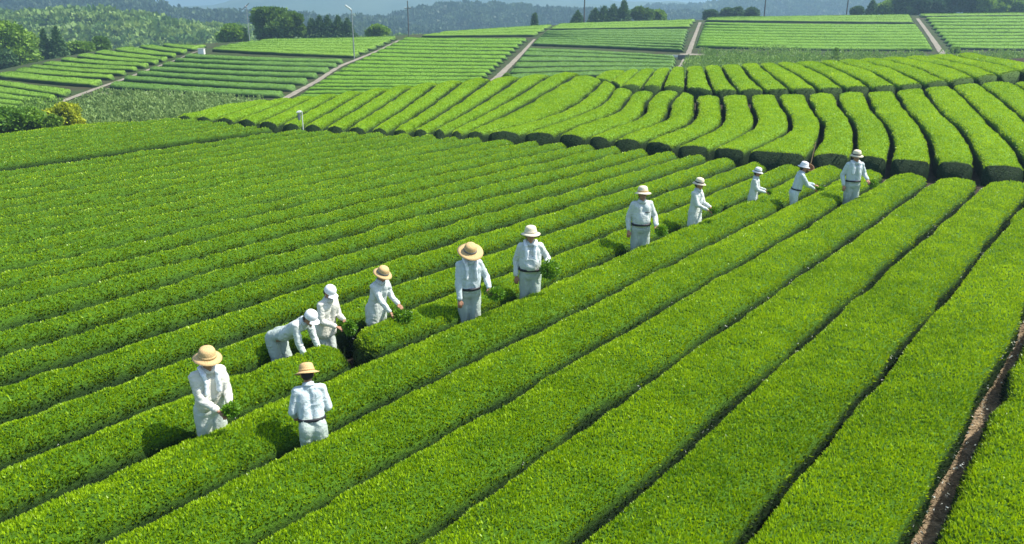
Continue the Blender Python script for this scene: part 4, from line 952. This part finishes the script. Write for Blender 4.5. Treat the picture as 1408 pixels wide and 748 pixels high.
# water trough-like pale box at the top of the left track
bx = farcast([277], [69.5])[0]; bm = bmesh.new(); box(bm, Vector((0, 0, .35)), (.8, .6, .75), None, .04); o = mesh_from('valve_box', bm, M['white']); o.location = (bx[0], bx[1], bx[2] - .5)
bm = bmesh.new(); box(bm, Vector((0, 0, .75)), (.9, .68, .06), None, .02); mesh_from('lid', bm, M['concrete'], o); tag(o, 'small white box at the top of the left dirt track', 'box')

# white flecks painted as leaf glints down in the furrows
def glints():
    Ps = []
    for i, c_ in enumerate([1008, 775, 547, 325, 112, -108, -299]):
        Pl, Ln = polyarc(L[c_], 600); n = int(150 * (1 if i < 5 else .5)); k = rng.integers(0, 600, n)
        cl = np.clip(vnoise(Pl[k], 1.3, 60 + i) + .5, 0, 1) > .55; k = k[cl]
        q = Pl[k] + rng.normal(0, .055, (len(k), 3)) * np.array([1, 1, .0]); q[:, 2] += -.14 - .25 * rng.random(len(k)) ** 1.5; Ps.append(q)
    for c_ in (1238,):
        Pl, Ln = polyarc(L[c_], 600); k = rng.integers(0, 600, 260); q = Pl[k] + rng.normal(0, .07, (260, 3)) * np.array([1, 1, 0]); q[:, 2] -= rng.uniform(.1, .55, 260); Ps.append(q)
    P = np.vstack(Ps); n = len(P); V, Fq = leaf_quads(np.repeat(P, 3, 0) + rng.normal(0, .006, (n * 3, 3)), rng.normal(size=(n * 3, 3)), np.full(n * 3, .021), aspect=.8, up=.3, spread=.6)
    ti = np.repeat(np.tile([.62, .64, .56, 1], (n * 3, 1)) * rng.uniform(.5, 1.1, (n * 3, 1)), 4, 0)
    tag(link('painted_glints', np_mesh('painted_glints', V, [Fq], False, None, ti), [M['leaf_tree']]), 'tiny white flecks painted as leaf glints along the dark furrows', 'glints', kind='stuff')
glints()
def straw_litter():
    p = smooth_px([(1222, 800), (1258, 748), (1303, 655), (1344, 570), (1373, 508), (1400, 456), (1438, 396)], 60); P = nearcast(p[:, 0], p[:, 1]); P, _ = polyarc(P, 400)
    n = 4200; k = rng.integers(0, 400, n); q = P[k] + rng.normal(0, .13, (n, 3)) * np.array([1, 1, 0]); q[:, 2] += -HH + .04 + rng.random(n) * .05
    D = rng.normal(size=(n, 3)); D[:, 2] *= .15
    V, Fq = leaf_quads(q, D, np.full(n, .07), aspect=.16, up=0, spread=.1)
    ti = np.repeat(np.concatenate([np.array([.40, .31, .19]) * rng.uniform(.35, 1.25, (n, 1)), np.ones((n, 1))], 1), 4, 0)
    tag(link('straw_litter', np_mesh('straw_litter', V, [Fq], False, None, ti), [M['leaf_tree']]), 'dry straw mulch lying along the footpath at the lower right', 'straw', kind='stuff')
straw_litter()
# ------------------------------------------------------------------ air, sky, sun
SUN_AZ = R(6); SUN_EL = R(54)     # azimuth measured from +X towards +Y (the viewing direction)
bm = bmesh.new(); bmesh.ops.create_cube(bm, size=1); me = bpy.data.meshes.new('haze'); bm.to_mesh(me); bm.free()
hz = link('haze', me); hz.scale = (11000, 9800, 300); hz.location = (0, 4500, 128); tag(hz, kind='stuff')
hz['label'] = 'pale blue haze lying over the valley and the far hills'; hz['category'] = 'haze'
m = bpy.data.materials.new('haze'); m.use_nodes = True; nt = m.node_tree; nt.nodes.clear()
o_ = nt.nodes.new('ShaderNodeOutputMaterial'); v_ = nt.nodes.new('ShaderNodeVolumePrincipled')
v_.inputs['Color'].default_value = (.46, .76, 1, 1); v_.inputs['Density'].default_value = .0007; v_.inputs['Anisotropy'].default_value = .2
nt.links.new(v_.outputs['Volume'], o_.inputs['Volume']); me.materials.append(m)

w = bpy.data.worlds.new('World'); sc.world = w; w.use_nodes = True; nt = w.node_tree
bg = nt.nodes['Background']; sky = nt.nodes.new('ShaderNodeTexSky'); sky.sky_type = 'NISHITA'; sky.sun_disc = False
sky.sun_elevation = SUN_EL; sky.sun_rotation = math.pi / 2 - SUN_AZ; sky.air_density = 1.0; sky.dust_density = 1.5; sky.ozone_density = 1
nt.links.new(sky.outputs['Color'], bg.inputs['Color']); bg.inputs['Strength'].default_value = .12
s = bpy.data.lights.new('sun', 'SUN'); s.energy = 5.0; s.angle = R(.5); s.color = (1, .95, .86)
so = bpy.data.objects.new('sun', s); COL.objects.link(so); so.location = (30, 10, 40)
dirv = Vector((math.cos(SUN_AZ) * math.cos(SUN_EL), math.sin(SUN_AZ) * math.cos(SUN_EL), math.sin(SUN_EL)))
so.rotation_euler = (-dirv).to_track_quat('-Z', 'Y').to_euler()
sc.render.engine = 'CYCLES'
sc.cycles.volume_bounces = 0; sc.cycles.max_bounces = 6; sc.cycles.transparent_max_bounces = 4
sc.view_settings.view_transform = 'Standard'; sc.view_settings.look = 'None'; sc.view_settings.exposure = 0.95; sc.view_settings.gamma = 1; sc.view_settings.use_curve_mapping = False
